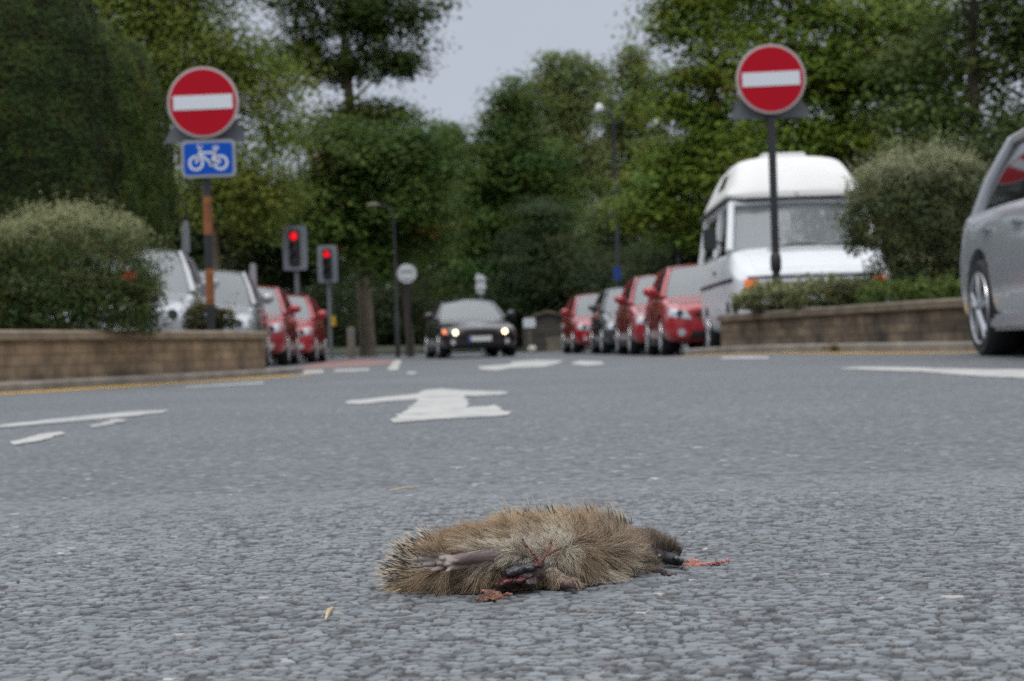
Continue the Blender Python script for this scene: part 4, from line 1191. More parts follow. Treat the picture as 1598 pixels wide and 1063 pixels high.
def leaf_arrays(C, size, col, upbias=0.6, aspect=0.55, droop=0.0, out=None, outw=0.0, rnd=1.0):
    """bent leaf-shaped quads at C (n,3)"""
    n = len(C)
    nrm = rand_unit(n) * rnd; nrm[:, 2] = np.abs(nrm[:, 2]) + upbias
    if out is not None: nrm = nrm + out * outw
    nrm /= np.linalg.norm(nrm, axis=1)[:, None]
    a = np.cross(nrm, rand_unit(n)); a /= np.linalg.norm(a, axis=1)[:, None]
    a[:, 2] -= droop; a /= np.linalg.norm(a, axis=1)[:, None]
    b = np.cross(nrm, a); b /= np.linalg.norm(b, axis=1)[:, None]
    s = np.asarray(size)[:, None] if np.ndim(size) else size
    h = s * 0.5; w = h * aspect
    V = np.stack([C - a * h, C - b * w + nrm * h * .18 - a * h * .1, C + a * h, C + b * w + nrm * h * .18 - a * h * .1], 1).reshape(-1, 3)
    Q = np.arange(n * 4).reshape(n, 4)
    return V, Q, np.repeat(col, 4, axis=0)

def leaf_colors(base, n, ncl, cid, sd=0.16, orange=0.0):
    base = np.array(base)
    k = rng.normal(1, sd, ncl)[cid] * rng.normal(1, sd * .5, n)
    c = base[None] * np.clip(k, .45, 1.9)[:, None]
    hue = rng.normal(0, .10, ncl)[cid]
    c[:, 0] *= 1 + hue; c[:, 2] *= 1 - hue
    if orange:
        o_ = (rng.random(ncl) < orange)[cid] & (rng.random(n) < .7)
        c[o_] = np.array((.20, .10, .015)) * rng.uniform(.6, 1.3, (o_.sum(), 1))
    return np.clip(c, .002, .6)

def lobes_clusters(lobes, D, dens, depth=0.8, shell=0.45):
    """cluster centres inside pixel-measured lobes standing at depth D; returns centres and lobe radii"""
    out = []
    for L_ in lobes:
        px, py, rx, ry = L_[:4]; dd = L_[4] if len(L_) > 4 else 0.0
        c = np.array(W(px, py, D + dd)); k = (D + dd) / FPX
        r3 = np.array((rx * k, max(rx, ry) * k * depth, ry * k))
        n = max(3, int(dens * (r3[0] * r3[2] * 3.14)))
        u = rand_unit(n) * (rng.random(n) ** shell)[:, None]
        out.append(c + u * r3)
    return np.concatenate(out)

def tree(name, label, trunk_px, D, lobes, color, leaf=0.17, dens=2.2, per=70, cr=(0.75, 0.35), trunk=0.22, group='trees beyond the road', cat='tree',
         droop=0.0, bark='bark', orange=0.004, shell=.45, upbias=.6, limbs=9, lean=0.0, sd=.16, twigs=True, tmat='leaf', base_z=None, depth=.8):
    C = lobes_clusters(lobes, D, dens * 3.3, depth, shell)
    ncl = len(C)
    leaf = leaf * .92; per = int(per * 2.1)
    root_xy = W(trunk_px, 540, D)
    zg = float(gz(root_xy.x, root_xy.y)) if base_z is None else base_z
    root = empty(name, (root_xy.x, root_xy.y, zg))
    tag(root, label, cat, group)
    o0 = np.array(root.location)
    n = ncl * per
    cid = np.repeat(np.arange(ncl), per)
    g = rng.normal(size=(n, 3)) * np.array((cr[0], cr[0], cr[1])) * .55
    if droop: g[:, 2] -= np.abs(rng.normal(0, droop, n))
    P = C[cid] + g - o0
    P[:, 2] = np.maximum(P[:, 2], 0.1)
    col = leaf_colors(color, n, ncl, cid, sd, orange)
    oc = g / (np.linalg.norm(g, axis=1)[:, None] + 1e-6)
    V, Q, cc = leaf_arrays(P, leaf * rng.uniform(.7, 1.3, n), col, upbias + .3, droop=droop, out=oc, outw=.9, rnd=.5)
    link('crown', np_mesh('crown', V, Q, cc), MAT[tmat], root)
    m = MB()
    zmid = float(np.median(C[:, 2])) - zg
    ztop = float(np.percentile(C[:, 2], 85)) - zg
    cxm = float(C[:, 0].mean()) - o0[0]
    spine = [Vector((0, 0, -.2)), Vector((lean * .1, 0, .5)), Vector((lean * .5 + cxm * .1, 0, zmid * .45)), Vector((lean + cxm * .45, 0.1, zmid)), Vector((lean + cxm * .8, .2, (zmid + ztop) / 2)), Vector((lean + cxm, 0, ztop))]
    m.tube(spine, [trunk * 1.3, trunk, trunk * .8, trunk * .5, trunk * .25, trunk * .05], 12)
    for i in rng.choice(ncl, min(limbs, ncl), replace=False):
        tgt = Vector(C[i] - o0)
        h = min(max(tgt.z - abs(tgt.x - cxm * .5) * .6, zmid * .35), ztop * .95)
        # start on the spine at height h
        for a, b_ in zip(spine, spine[1:]):
            if a.z <= h <= b_.z:
                s0 = a.lerp(b_, (h - a.z) / max(1e-6, b_.z - a.z)); break
        else: s0 = spine[3]
        mid = s0.lerp(tgt, .5) + Vector((rng.normal(0, .15), rng.normal(0, .15), .25))
        m.tube([s0, mid, tgt], [trunk * .22, trunk * .12, trunk * .03], 7)
    m.build('trunk', MAT[bark], root, 60)
    return root

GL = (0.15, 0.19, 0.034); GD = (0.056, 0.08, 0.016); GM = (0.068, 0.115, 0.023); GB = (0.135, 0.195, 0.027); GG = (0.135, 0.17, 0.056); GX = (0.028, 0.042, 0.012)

# clipped yew columns on the left, the rear ones coloured lighter in place of rim light
def yew(label, prof, cpx, D, leafn, color):
    """prof: (py, right edge px) list; turned about a vertical axis through cpx"""
    base = W(cpx, 540, D); zg = 0.02
    root = empty('yew_tree', (base.x, base.y, zg)); tag(root, label, 'yew', 'clipped yews')
    zs = []; rs = []
    for py, ex in prof:
        p = W(ex, py, D); zs.append(p.z - zg); rs.append(abs(p.x - base.x))
    zs.append(0.0); rs.append(rs[-1] * .9)
    zs = np.array(zs)[::-1]; rs = np.array(rs)[::-1]
    n = leafn
    z = rng.uniform(0.3, zs[-1], n * 2)
    rr = np.interp(z, zs, rs)
    keep = rng.random(n * 2) < rr / rr.max(); z = z[keep][:n]; rr = rr[keep][:n]; n = len(z)
    th = rng.uniform(0, 2 * math.pi, n)
    lump = 1 + .02 * np.sin(th * 5 + z * 2.1) + .012 * np.sin(th * 11 - z * 4.7) + .01 * np.sin(z * 9 + th * 3)
    rad = rr * lump * (1 - np.abs(rng.normal(0, .022, n)))
    P = np.stack([rad * np.cos(th), rad * np.sin(th), z + rng.normal(0, .02, n)], -1)
    cid = ((np.floor(th * 9) * 40 + np.floor(z * 6)) % 997).astype(int)
    col = leaf_colors(color, n, 997, cid, .22)
    V, Q, cc = leaf_arrays(P, .05 * rng.uniform(.6, 1.4, n), col, .1, .5, out=np.stack([np.cos(th), np.sin(th), .35 + 0 * th], -1), outw=1.6)
    link('crown', np_mesh('crown', V, Q, cc), MAT['needle'], root)
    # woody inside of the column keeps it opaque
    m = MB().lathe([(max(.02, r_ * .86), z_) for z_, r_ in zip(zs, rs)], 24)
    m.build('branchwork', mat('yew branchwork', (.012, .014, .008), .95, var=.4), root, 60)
    return root
yew('broad dark clipped yew at the left edge behind the round shrub', [(-260, 60), (-120, 110), (0, 142), (60, 163), (130, 178), (240, 184), (330, 184), (480, 180)], 20, 24.0, 120000, (.036, .056, .0095))
yew('narrower clipped yew column with a rounded top beside the broad one', [(34, 168), (44, 180), (70, 198), (110, 215), (180, 226), (330, 228), (480, 224)], 130, 26.5, 80000, (.07, .102, .016))
yew('farthest clipped yew column standing left of the rust banded sign post', [(62, 212), (74, 222), (105, 240), (160, 256), (240, 268), (340, 272), (480, 268)], 190, 29.0, 70000, (.062, .09, .015))

tree('birch_tree', 'yellow green drooping tree behind the cycle plate sign', 340, 42, [(195, 10, 75, 60), (140, -50, 80, 50), (230, 90, 60, 60), (330, 50, 110, 80), (250, 10, 80, 60), (395, 120, 75, 60), (435, 210, 40, 65), (350, 250, 80, 80), (300, 170, 70, 70), (400, 300, 70, 50), (300, -60, 120, 60)],
     GL, leaf=.13, dens=2.0, per=85, droop=.35, orange=.02, bark='pale_bark', trunk=.16)
tree('oak_tree', 'tall dark open crowned tree reaching over the top of the photo', 575, 56, [(520, -10, 110, 70), (610, 10, 70, 45), (668, 14, 32, 14), (470, 80, 70, 60), (560, 105, 75, 45), (612, 75, 50, 35), (570, 180, 85, 45), (640, 105, 26, 16), (450, -60, 110, 60), (640, 40, 40, 20)],
     GD, leaf=.19, dens=1.15, per=80, trunk=.25, orange=.012, lean=-.25, bark='pale_bark', limbs=16, cr=(.8, .38))
tree('lime_tree', 'round dark green tree under the tall open one', 640, 52, [(575, 405, 45, 45), (590, 265, 95, 75), (520, 250, 85, 80), (635, 240, 45, 55), (560, 350, 105, 60), (640, 340, 60, 70), (490, 340, 70, 70)], GM, leaf=.18, dens=1.8, per=75, trunk=.12, orange=.015)
tree('hazel_tree', 'small dark tree with low branches behind the traffic lights', 430, 54, [(320, 360, 100, 70), (420, 350, 75, 75), (250, 340, 80, 80), (470, 400, 60, 60), (360, 430, 100, 50)], (.03, .044, .014), leaf=.15, dens=2.2, per=75, trunk=.14, orange=.01)
tree('ash_tree', 'small far tree left of the gap of sky above the black car', 700, 78, [(695, 215, 38, 40), (720, 270, 65, 70), (690, 330, 75, 80), (730, 400, 70, 70), (665, 250, 30, 60)], GM, leaf=.22, dens=1.4, per=70, orange=.006)
tree('maple_tree', 'mid green tree straight above the black car', 790, 68, [(800, 150, 30, 40), (785, 215, 55, 60), (830, 270, 70, 70), (780, 320, 75, 80), (840, 370, 75, 60), (770, 410, 70, 60)], GM, leaf=.2, dens=1.6, per=75)
tree('birch_tree', 'tall pale airy tree rising behind the far street lamp', 890, 88, [(880, 105, 55, 36), (850, 150, 55, 45), (915, 150, 55, 50), (895, 90, 25, 25), (880, 220, 85, 70), (920, 270, 70, 70), (870, 300, 70, 60)], GG, leaf=.22, dens=.95, per=75, droop=.5, bark='pale_bark', orange=0)
tree('poplar_tree', 'narrow tree with a pointed top right of the street lamp', 985, 80, [(978, 95, 18, 28), (995, 130, 40, 50), (985, 200, 50, 60), (1000, 270, 60, 80), (970, 350, 60, 70)], GG, leaf=.21, dens=1.3, per=75, orange=0)
tree('fir_tree', 'dark tree with layered branches behind the farthest red car', 850, 60, [(850, 330, 30, 30), (840, 375, 55, 30), (830, 425, 75, 35), (835, 470, 80, 30), (790, 480, 60, 40)], (.035, .06, .02), leaf=.15, dens=3.0, per=80, cr=(.9, .16), orange=0)
tree('maple_tree', 'leafy tree hanging over the road left of the right hand no entry sign', 1130, 44, [(1055, 48, 42, 20), (1110, 35, 80, 55), (1130, 120, 95, 62), (1060, 180, 55, 50), (1085, 265, 75, 60), (1140, 220, 85, 70), (1030, 330, 50, 55), (1100, 335, 65, 50), (1150, -50, 130, 60)],
     GB, leaf=.17, dens=2.0, per=80, trunk=.28, orange=.004, cr=(.85, .28))
tree('maple_tree', 'big bright leafy tree directly behind the camper van', 1330, 37, [(1270, 40, 110, 70), (1250, 145, 100, 70), (1350, 120, 100, 75), (1330, 215, 110, 60), (1410, 40, 100, 65), (1210, -40, 120, 60), (1420, 170, 80, 70), (1230, 240, 80, 50)],
     GB, leaf=.16, dens=2.0, per=80, trunk=.3, orange=.006, cr=(.85, .28))
tree('ash_tree', 'tall tree with a bare slanting limb at the top right corner', 1530, 33, [(1590, 70, 80, 70), (1600, 190, 80, 80), (1470, 185, 85, 60), (1540, -50, 120, 50), (1430, 80, 50, 60), (1660, 20, 80, 120), (1560, 250, 110, 50), (1500, 40, 60, 50, 2.0), (1480, 110, 70, 50, 2.5), (1400, -330, 95, 55, -10), (1490, -330, 110, 60, -9)],
     (.08, .115, .028), leaf=.15, dens=1.9, per=75, trunk=.17, orange=.002, cr=(.8, .28), limbs=14)
# dark shrubs and saplings filling the shade under the trees
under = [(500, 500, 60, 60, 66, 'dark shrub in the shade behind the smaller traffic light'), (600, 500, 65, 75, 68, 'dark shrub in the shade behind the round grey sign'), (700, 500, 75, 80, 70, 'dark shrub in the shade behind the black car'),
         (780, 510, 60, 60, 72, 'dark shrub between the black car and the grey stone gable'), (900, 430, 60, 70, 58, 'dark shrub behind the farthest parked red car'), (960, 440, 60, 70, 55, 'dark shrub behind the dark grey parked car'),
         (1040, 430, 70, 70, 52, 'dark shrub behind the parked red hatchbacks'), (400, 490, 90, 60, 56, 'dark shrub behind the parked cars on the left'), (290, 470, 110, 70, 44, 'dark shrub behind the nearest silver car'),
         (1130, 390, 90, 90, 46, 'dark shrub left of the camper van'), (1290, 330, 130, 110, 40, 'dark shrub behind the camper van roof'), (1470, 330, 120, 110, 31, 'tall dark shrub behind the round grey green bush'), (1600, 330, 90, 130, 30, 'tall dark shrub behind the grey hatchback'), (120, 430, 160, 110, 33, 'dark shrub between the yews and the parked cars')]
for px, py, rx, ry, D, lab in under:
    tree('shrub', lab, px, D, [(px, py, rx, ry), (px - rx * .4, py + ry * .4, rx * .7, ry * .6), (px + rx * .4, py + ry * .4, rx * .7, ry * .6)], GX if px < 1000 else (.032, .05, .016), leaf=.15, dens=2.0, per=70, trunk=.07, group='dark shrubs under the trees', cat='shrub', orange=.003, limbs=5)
# a far belt of woodland closes the view behind them
zz = []
for k in range(2200):
    x = rng.uniform(-62, 62); y = 100 + rng.uniform(0, 14); z = rng.uniform(0.3, 9.5) if abs(x) > 8 else rng.uniform(.3, 7.5)
    zz.append((x, y, z))
zz = np.array(zz); cid = np.repeat(np.arange(len(zz)), 90)
P = zz[cid] + rng.normal(size=(len(cid), 3)) * np.array((1.6, 1.2, .9))
P[:, 2] = np.maximum(P[:, 2], .2)
V, Q, cc = leaf_arrays(P, .42 * rng.uniform(.7, 1.3, len(P)), leaf_colors(GD, len(P), len(zz), cid, .2), .5)
tag(link('woodland', np_mesh('woodland', V, Q, cc), MAT['leaf']), 'far belt of dark woodland', 'woodland', kind='stuff')

# ------------------------------------------------------------------ garden shrubs on the walls
def garden_bush(name, label, lobes, D, color, tip, leaf, n, base_px, base_z, cat='bush', shoots=260, group=None, aspect=.6):
    rootp = W(base_px, 540, D)
    root = empty(name, (rootp.x, rootp.y, base_z)); tag(root, label, cat, group)
    o0 = np.array(root.location)
    pts = []; outs = []
    area = np.array([l[2] * l[3] for l in lobes], float); area /= area.sum()
    for L_, a in zip(lobes, area):
        px, py, rx, ry = L_[:4]; dd = L_[4] if len(L_) > 4 else 0
        c = np.array(W(px, py, D + dd)); k = (D + dd) / FPX
        r3 = np.array((rx * k, rx * k * .85, ry * k))
        m = int(n * a); u = rand_unit(m); u[:, 2] = np.where(u[:, 2] < -.6, -u[:, 2], u[:, 2])
        th = np.arctan2(u[:, 1], u[:, 0])
        lump = 1 + .06 * np.sin(th * 7 + u[:, 2] * 5) + .06 * np.sin(u[:, 2] * 11 + th * 4 + px) + .04 * np.sin(th * 17 + u[:, 2] * 9)
        q = u * lump[:, None] * (1 - rng.normal(0.03, .12, m).clip(-.10, .6))[:, None]
        pts.append(c + q * r3); outs.append(q)
    P = np.concatenate(pts); U = np.concatenate(outs)
    ok = P[:, 2] > base_z + .01; P = P[ok]; U = U[ok]
    n = len(P)
    cid = rng.integers(0, 400, n)
    cl = np.floor(P * 9).astype(int); cid = (cl[:, 0] * 73 + cl[:, 1] * 179 + cl[:, 2] * 283) % 400
    col = leaf_colors(color, n, 400, cid, .2)
    # upper outer leaves are greyer: partly pale species, partly sky light put into the colour
    k = sstep(.35, .8, U[:, 2])[:, None] * sstep(.75, .95, np.linalg.norm(U, axis=1))[:, None]
    col = col * (1 - k) + np.array(tip) * rng.uniform(.75, 1.2, (n, 1)) * k
    V, Q, cc = leaf_arrays(P - o0, leaf * rng.uniform(.6, 1.3, n), col, .2, aspect, out=U, outw=.8)
    # shoots
    top = np.where((U[:, 2] > .25) & (np.linalg.norm(U, axis=1) > .85))[0]
    sv = []; sc2 = []
    if shoots and len(top):
        for i in rng.choice(top, shoots):
            d = np.array((U[i, 0] * .5, U[i, 1] * .5, .9)) + rng.normal(0, .18, 3); d /= np.linalg.norm(d)
            Ls = rng.uniform(.05, .24) * (.45 if cat == 'plant' else 1)
            m = 11
            t = np.linspace(0, 1, m)[:, None]
            sv.append(P[i] - o0 + d * t * Ls + rng.normal(0, .008, (m, 3)))
        S = np.concatenate(sv)
        c2 = np.array(tip) * rng.uniform(.8, 1.35, (len(S), 1))
        V2, Q2, cc2 = leaf_arrays(S, leaf * .8 * rng.uniform(.6, 1.2, len(S)), c2, .1, .5)
        Q2 = Q2 + len(V); V = np.concatenate([V, V2]); Q = np.concatenate([Q, Q2]); cc = np.concatenate([cc, cc2])
    link('foliage', np_mesh('foliage', V, Q, cc), MAT['leaf'], root)
    m = MB()
    cen = P.mean(0) - o0
    for i in range(14):
        t = Vector(P[rng.integers(n)] - o0) * .85
        m.tube([(rng.normal(0, .06), rng.normal(0, .06), -.02), (t.x * .4, t.y * .4, t.z * .55), t], [.018, .012, .004], 6)
    m.build('stems', MAT['bark'], root, 60)
    return root
garden_bush('round_bush', 'round grey green shrub on top of the left wall with a few red leaves', [(112, 425, 136, 97), (30, 440, 110, 85), (172, 450, 66, 72), (-60, 440, 110, 90), (110, 488, 136, 62), (0, 490, 120, 60), (180, 485, 58, 55)], 14.6, (.058, .084, .024), (.25, .265, .135), .034, 50000, 100, .33)
garden_bush('round_bush', 'round grey green shrub between the camper van and the grey hatchback', [(1428, 335, 108, 92), (1470, 300, 75, 60), (1480, 400, 85, 75), (1395, 350, 75, 65), (1570, 380, 70, 90), (1440, 440, 95, 50), (1520, 430, 60, 60)], 15.4, (.072, .092, .036), (.26, .275, .155), .034, 46000, 1450, .39, shoots=520)
garden_bush('small_bush', 'small olive shrub at the foot of the rust banded sign post', [(318, 500, 30, 24), (350, 502, 18, 18)], 16.9, (.06, .068, .025), (.12, .12, .05), .035, 2600, 320, .33, shoots=30)
garden_bush('low_plant', 'low grey leaved plant at the foot of the black sign post', [(1205, 470, 45, 19), (1165, 476, 22, 12), (1235, 472, 25, 13)], 16.9, (.13, .15, .07), (.24, .26, .13), .07, 2600, 1200, .39, 'plant', 130, aspect=.22)
garden_bush('low_plant', 'grey green spreading plant on the wall right of the sign post', [(1285, 466, 50, 22), (1335, 468, 40, 19)], 16.0, (.12, .14, .06), (.24, .26, .14), .065, 3200, 1290, .39, 'plant', 170, aspect=.22)
garden_bush('low_plant', 'bright green low plant under the round right hand bush', [(1400, 465, 55, 20), (1455, 464, 45, 20), (1520, 460, 60, 24)], 14.9, (.075, .12, .026), (.13, .18, .05), .05, 4200, 1420, .39, 'plant', 110, aspect=.3)
# weeds in the gutter below the right wall and a few red leaves caught in the left bush
garden_bush('weed', 'small weed with dry leaves in the gutter below the right wall', [(1318, 546, 22, 9), (1290, 548, 10, 6)], 14.75, (.06, .085, .02), (.2, .13, .07), .028, 420, 1315, .10, 'weed', 12)
o = None
P = np.array([W(200 + rng.normal(0, 5), 431 + rng.normal(0, 5), 13.97) for _ in range(26)])
V, Q, cc = leaf_arrays(P, .03, np.array((.42, .07, .03)) * rng.uniform(.7, 1.2, (26, 1)), .2, .6)
bush = [ob for ob in bpy.data.objects if ob.name == 'round_bush'][0]
o = link('red_leaves', np_mesh('red_leaves', V - np.array(bush.location), Q, cc), MAT['leaf'], bush)

# ------------------------------------------------------------------ far stone gable, its sign, a boulder
c = W(850, 546, 54); zg = float(gz(c.x, c.y)) + .05
root = empty('stone_building', (c.x, c.y, zg)); tag(root, 'low grey stone gable at the end of the road beside the farthest red car', 'building')
k = 54 / FPX
def gp(px, py): return ((px - 850) * k, (546 - py) * k)
out = [gp(818, 552), gp(818, 502), gp(835, 495), gp(855, 489), gp(880, 495), (gp(960, 512)), gp(960, 552)]
w_ = MB().prism(out, 0, 3.0).build('wall', None, root)
u = w_.data.uv_layers.new(name='UVMap')
for lp in w_.data.loops:
    p = w_.data.vertices[lp.vertex_index].co; u.data[lp.index].uv = (p.x + p.y, p.z)
w_.data.materials.append(MAT['greystone'])
rf = MB()
for a, b_ in zip(out[1:5], out[2:6]):
    rf.add([(a[0], -.12, a[1] + .02), (b_[0], -.12, b_[1] + .02), (b_[0], 3.1, b_[1] + .02), (a[0], 3.1, a[1] + .02), (a[0], -.12, a[1] + .1), (b_[0], -.12, b_[1] + .1), (b_[0], 3.1, b_[1] + .1), (a[0], 3.1, a[1] + .1)],
           [(0, 1, 2, 3), (4, 5, 6, 7), (0, 1, 5, 4), (2, 3, 7, 6), (0, 3, 7, 4), (1, 2, 6, 5)])
rf.build('roof', MAT['coping_dark'], root)
MB().box((*gp(866, 545)[:1], -.05, gp(866, 530)[1] * .5), (.5, .1, gp(866, 522)[1])).build('door', MAT['wood'], root)
c = W(826, 504, 53)
root = empty('notice_sign', (c.x, c.y, float(gz(c.x, c.y)))); tag(root, 'small white notice in front of the grey stone gable', 'sign')
zc = c.z - root.location.z
MB().prism([(x, z + zc) for x, z in rrect(.36, .28, .03)], -.02, 0).build('sign_plate', MAT['sign_white'], root, 40)
MB().tube([(0, .03, 0), (0, .03, zc)], .03, 8).build('post', MAT['wood'], root)
c = W(830, 543, 52); zg = float(gz(c.x, c.y))
m = MB()
vv = []; ff = []
for j in range(9):
    for i in range(14):
        ph = math.pi * j / 8; th = 2 * math.pi * i / 14
        rr = .13 * (1 + .12 * math.sin(3 * th + 2 * ph))
        vv.append((rr * math.sin(ph) * math.cos(th), rr * math.sin(ph) * math.sin(th), .1 + .11 * math.cos(ph)))
for j in range(8):
    for i in range(14): ff.append((j * 14 + i, j * 14 + (i + 1) % 14, (j + 1) * 14 + (i + 1) % 14, (j + 1) * 14 + i))
o = m.add(vv, ff).build('boulder', MAT['kerb'], None, 80); o.location = (c.x, c.y, zg)
o.data.materials[0] = mat('whitewashed stone', (.55, .52, .45), .8, var=.1)
tag(o, 'small whitewashed stone at the road end under the white notice', 'stone')

# ================================================================== HEDGEHOG (lying on its side, belly towards the camera)
HD = lambda px: float(np.interp(px, [600, 840, 910, 960, 1040, 1140], [1.500, 1.503, 1.530, 1.566, 1.586, 1.602]))   # depth of the body's middle plane
HK = 1.52 / FPX                                         # metres per photo pixel there
hroot_p = G(835, 905)
hog = empty('hedgehog', (hroot_p.x, hroot_p.y, 0.0))
tag(hog, 'dead hedgehog lying on its side on the road with its belly to the camera', 'hedgehog')
HO = np.array(hog.location)

def ball(bm, px, py, rx, ry, rd, dd=0.0, seg=20, rot=0.0):
    """ellipsoid: pixel centre, pixel radii, depth radius (m), depth offset from the middle plane (m)"""
    c = W(px, py, HD(px) + dd) - Vector(HO)
    mtx = Matrix.Translation(c) @ Matrix.Rotation(R(rot), 4, 'Y') @ Matrix.Diagonal((rx * HK, rd, ry * HK, 1))
    bmesh.ops.create_uvsphere(bm, u_segments=seg, v_segments=max(8, seg // 2), radius=1.0, matrix=mtx)

def chain(bm, pts, sub=5):
    """run of balls; pts: (px, py, r_px, dd)"""
    for a, b_ in zip(pts, pts[1:]):
        for i in range(sub):
            t = i / sub
            p = [a[k] + (b_[k] - a[k]) * t for k in range(4)]
            ball(bm, p[0], p[1], p[2], p[2], p[2] * HK, p[3], 10)
    p = pts[-1]; ball(bm, p[0], p[1], p[2], p[2], p[2] * HK, p[3], 10)

from mathutils import noise as mnoise
def remeshed(name, bm, voxel, m, parent, smooth_it=4, disp=0.0, freq=220.0):
    me = bpy.data.meshes.new(name); bm.to_mesh(me); bm.free()
    o = link(name, me, m, parent)
    r_ = o.modifiers.new('r', 'REMESH'); r_.mode = 'VOXEL'; r_.voxel_size = voxel
    if smooth_it:
        s_ = o.modifiers.new('s', 'SMOOTH'); s_.iterations = smooth_it; s_.factor = 0.5
    apply_mods(o)
    if disp:
        nn = [v.normal.copy() for v in o.data.vertices]
        for v, nv in zip(o.data.vertices, nn):
            v.co += nv * disp * (mnoise.noise(v.co * freq) + .6 * mnoise.noise(v.co * freq * 2.3))
        o.data.update()
    smooth_mesh(o.data, 180)
    return o

bm = bmesh.new()
ball(bm, 660, 890, 36, 27, .034, 0.0); ball(bm, 703, 883, 55, 37, .042); ball(bm, 752, 875, 66, 42, .048); ball(bm, 810, 870, 76, 43, .050)
ball(bm, 868, 867, 72, 44, .048); ball(bm, 922, 862, 58, 41, .042); ball(bm, 964, 864, 46, 34, .036); ball(bm, 993, 868, 36, 26, .028)
ball(bm, 700, 900, 56, 24, .040); ball(bm, 800, 899, 90, 22, .048); ball(bm, 890, 890, 70, 22, .044)
# muzzle, nose, lower jaw, ear and brow
chain(bm, [(996, 862, 24, -.004), (1018, 864, 13, -.006), (1036, 869, 10.5, -.012), (1050, 873, 9.5, -.016), (1059, 876, 8.0, -.016)])
chain(bm, [(980, 880, 17, -.020), (1003, 883, 13, -.030), (1020, 887, 8, -.034), (1034, 890, 4.5, -.034)])
ball(bm, 1010, 852, 30, 18, .018, .008)
ball(bm, 1028, 857, 24, 14, .014, .008); ball(bm, 1046, 865, 17, 9, .011, .006)
# hind leg towards the camera with its sole and toes
chain(bm, [(806, 868, 18, -.046), (768, 866, 15, -.050), (735, 868, 11, -.053), (712, 874, 9, -.055)])
ball(bm, 696, 875, 26, 9.5, .010, -.054, rot=6)
for tx, ty, ex, ey in ((680, 865, 660, 864), (670, 872.5, 650, 873), (672, 880.5, 655, 883), (687, 886.5, 673, 892), (704, 886, 698, 893)):
    chain(bm, [(tx + 10, ty - 1, 5.0, -.056), (tx, ty, 4.6, -.061), ((tx + ex) / 2, (ty + ey) / 2 - .5, 3.5, -.0635), (ex, ey, 4.1, -.065)], 5)
for px_, py_ in ((690, 872), (686, 879), (698, 881), (712, 876)): ball(bm, px_, py_, 6, 4, .003, -.0625, 12)
# second hind foot and fore foot near the ground
chain(bm, [(770, 893, 17, -.040), (745, 905, 13, -.046), (725, 908, 8, -.048)])
chain(bm, [(852, 893, 17, -.036), (864, 903, 13, -.050), (877, 909, 10, -.064), (889, 911, 8, -.074)])
for ex, ey in ((914, 913), (911, 917.5), (903, 920), (898, 904)):
    chain(bm, [(884, 911, 5.5, -.075), (898, (ey + 911) / 2, 4.2, -.079), (ex, ey, 2.6, -.080)], 4)
body = remeshed('body', bm, 0.00062, None, hog, 4)
co = np.empty(len(body.data.vertices) * 3, np.float32); body.data.vertices.foreach_get('co', co); co = co.reshape(-1, 3)
co[:, 2] = np.maximum(co[:, 2], 0.0015)                # weight of the body flattens it on the road
body.data.vertices.foreach_set('co', co.ravel()); body.data.update()
wp = co + HO
bx, by, bd = unproj(wp)

def near(px, py, x, y, r, soft=6):
    return 1 - sstep(r - soft, r + soft, np.hypot((x - px), (y - py)))

def seg_mask(x, y, a, b_, r, soft=5):
    a = np.array(a, float); d = np.array(b_, float) - a
    t = np.clip(((x - a[0]) * d[0] + (y - a[1]) * d[1]) / (d @ d), 0, 1)
    return 1 - sstep(r - soft, r + soft, np.hypot(x - a[0] - t * d[0], y - a[1] - t * d[1]))

def bare_mask(x, y):
    m = seg_mask(x, y, (655, 877), (720, 877), 13, 3)
    m = np.maximum(m, seg_mask(x, y, (720, 871), (778, 866), 11, 4))
    m = np.maximum(m, seg_mask(x, y, (880, 913), (912, 916), 8, 3))
    m = np.maximum(m, seg_mask(x, y, (1047, 872), (1064, 877), 11, 3)); m = np.maximum(m, seg_mask(x, y, (1012, 860), (1030, 872), 8, 3))
    m = np.maximum(m, seg_mask(x, y, (1016, 889), (1040, 891), 7, 3))
    m = np.maximum(m, near(738, 905, x, y, 12, 5) * .9)
    m = np.maximum(m, near(930, 856, x, y, 9, 4) * .6)
    return m

# skin colours: dull purple-grey soles, dark muzzle, brown under-fur elsewhere
skin = np.empty((len(co), 3)); skin[:] = (.075, .055, .038)
def paint(mask, c):
    global skin
    skin = skin * (1 - mask[:, None]) + np.array(c) * mask[:, None]
paint(seg_mask(bx, by, (650, 877), (722, 877), 15, 3), (.27, .225, .20))
paint(seg_mask(bx, by, (722, 872), (790, 866), 14, 5), (.15, .105, .098))
paint(seg_mask(bx, by, (862, 905), (914, 917), 11, 4), (.15, .088, .075))
paint(near(738, 905, bx, by, 16, 6), (.15, .10, .09))
paint(seg_mask(bx, by, (1000, 866), (1050, 872), 18, 6), (.07, .055, .045))
paint(seg_mask(bx, by, (1010, 860), (1026, 868), 8, 3), (.022, .014, .013))
paint(seg_mask(bx, by, (1040, 870), (1066, 877), 12, 3), (.018, .016, .017))
paint(seg_mask(bx, by, (985, 885), (1040, 892), 12, 5), (.095, .072, .058))
paint(near(930, 856, bx, by, 11, 5), (.07, .035, .032))
skin *= rng.uniform(.85, 1.15, (len(co), 1))
a = body.data.color_attributes.new('Col', 'FLOAT_COLOR', 'POINT')
c4 = np.ones((len(co), 4), np.float32); c4[:, :3] = skin; a.data.foreach_set('color', c4.ravel())
body.data.materials.clear(); body.data.materials.append(mat_col('hedgehog skin', .5, 0, .5))
sk = bpy.data.materials['hedgehog skin'].node_tree
t_ = sk.nodes.new('ShaderNodeTexNoise'); t_.inputs['Scale'].default_value = 420; t_.inputs['Detail'].default_value = 4
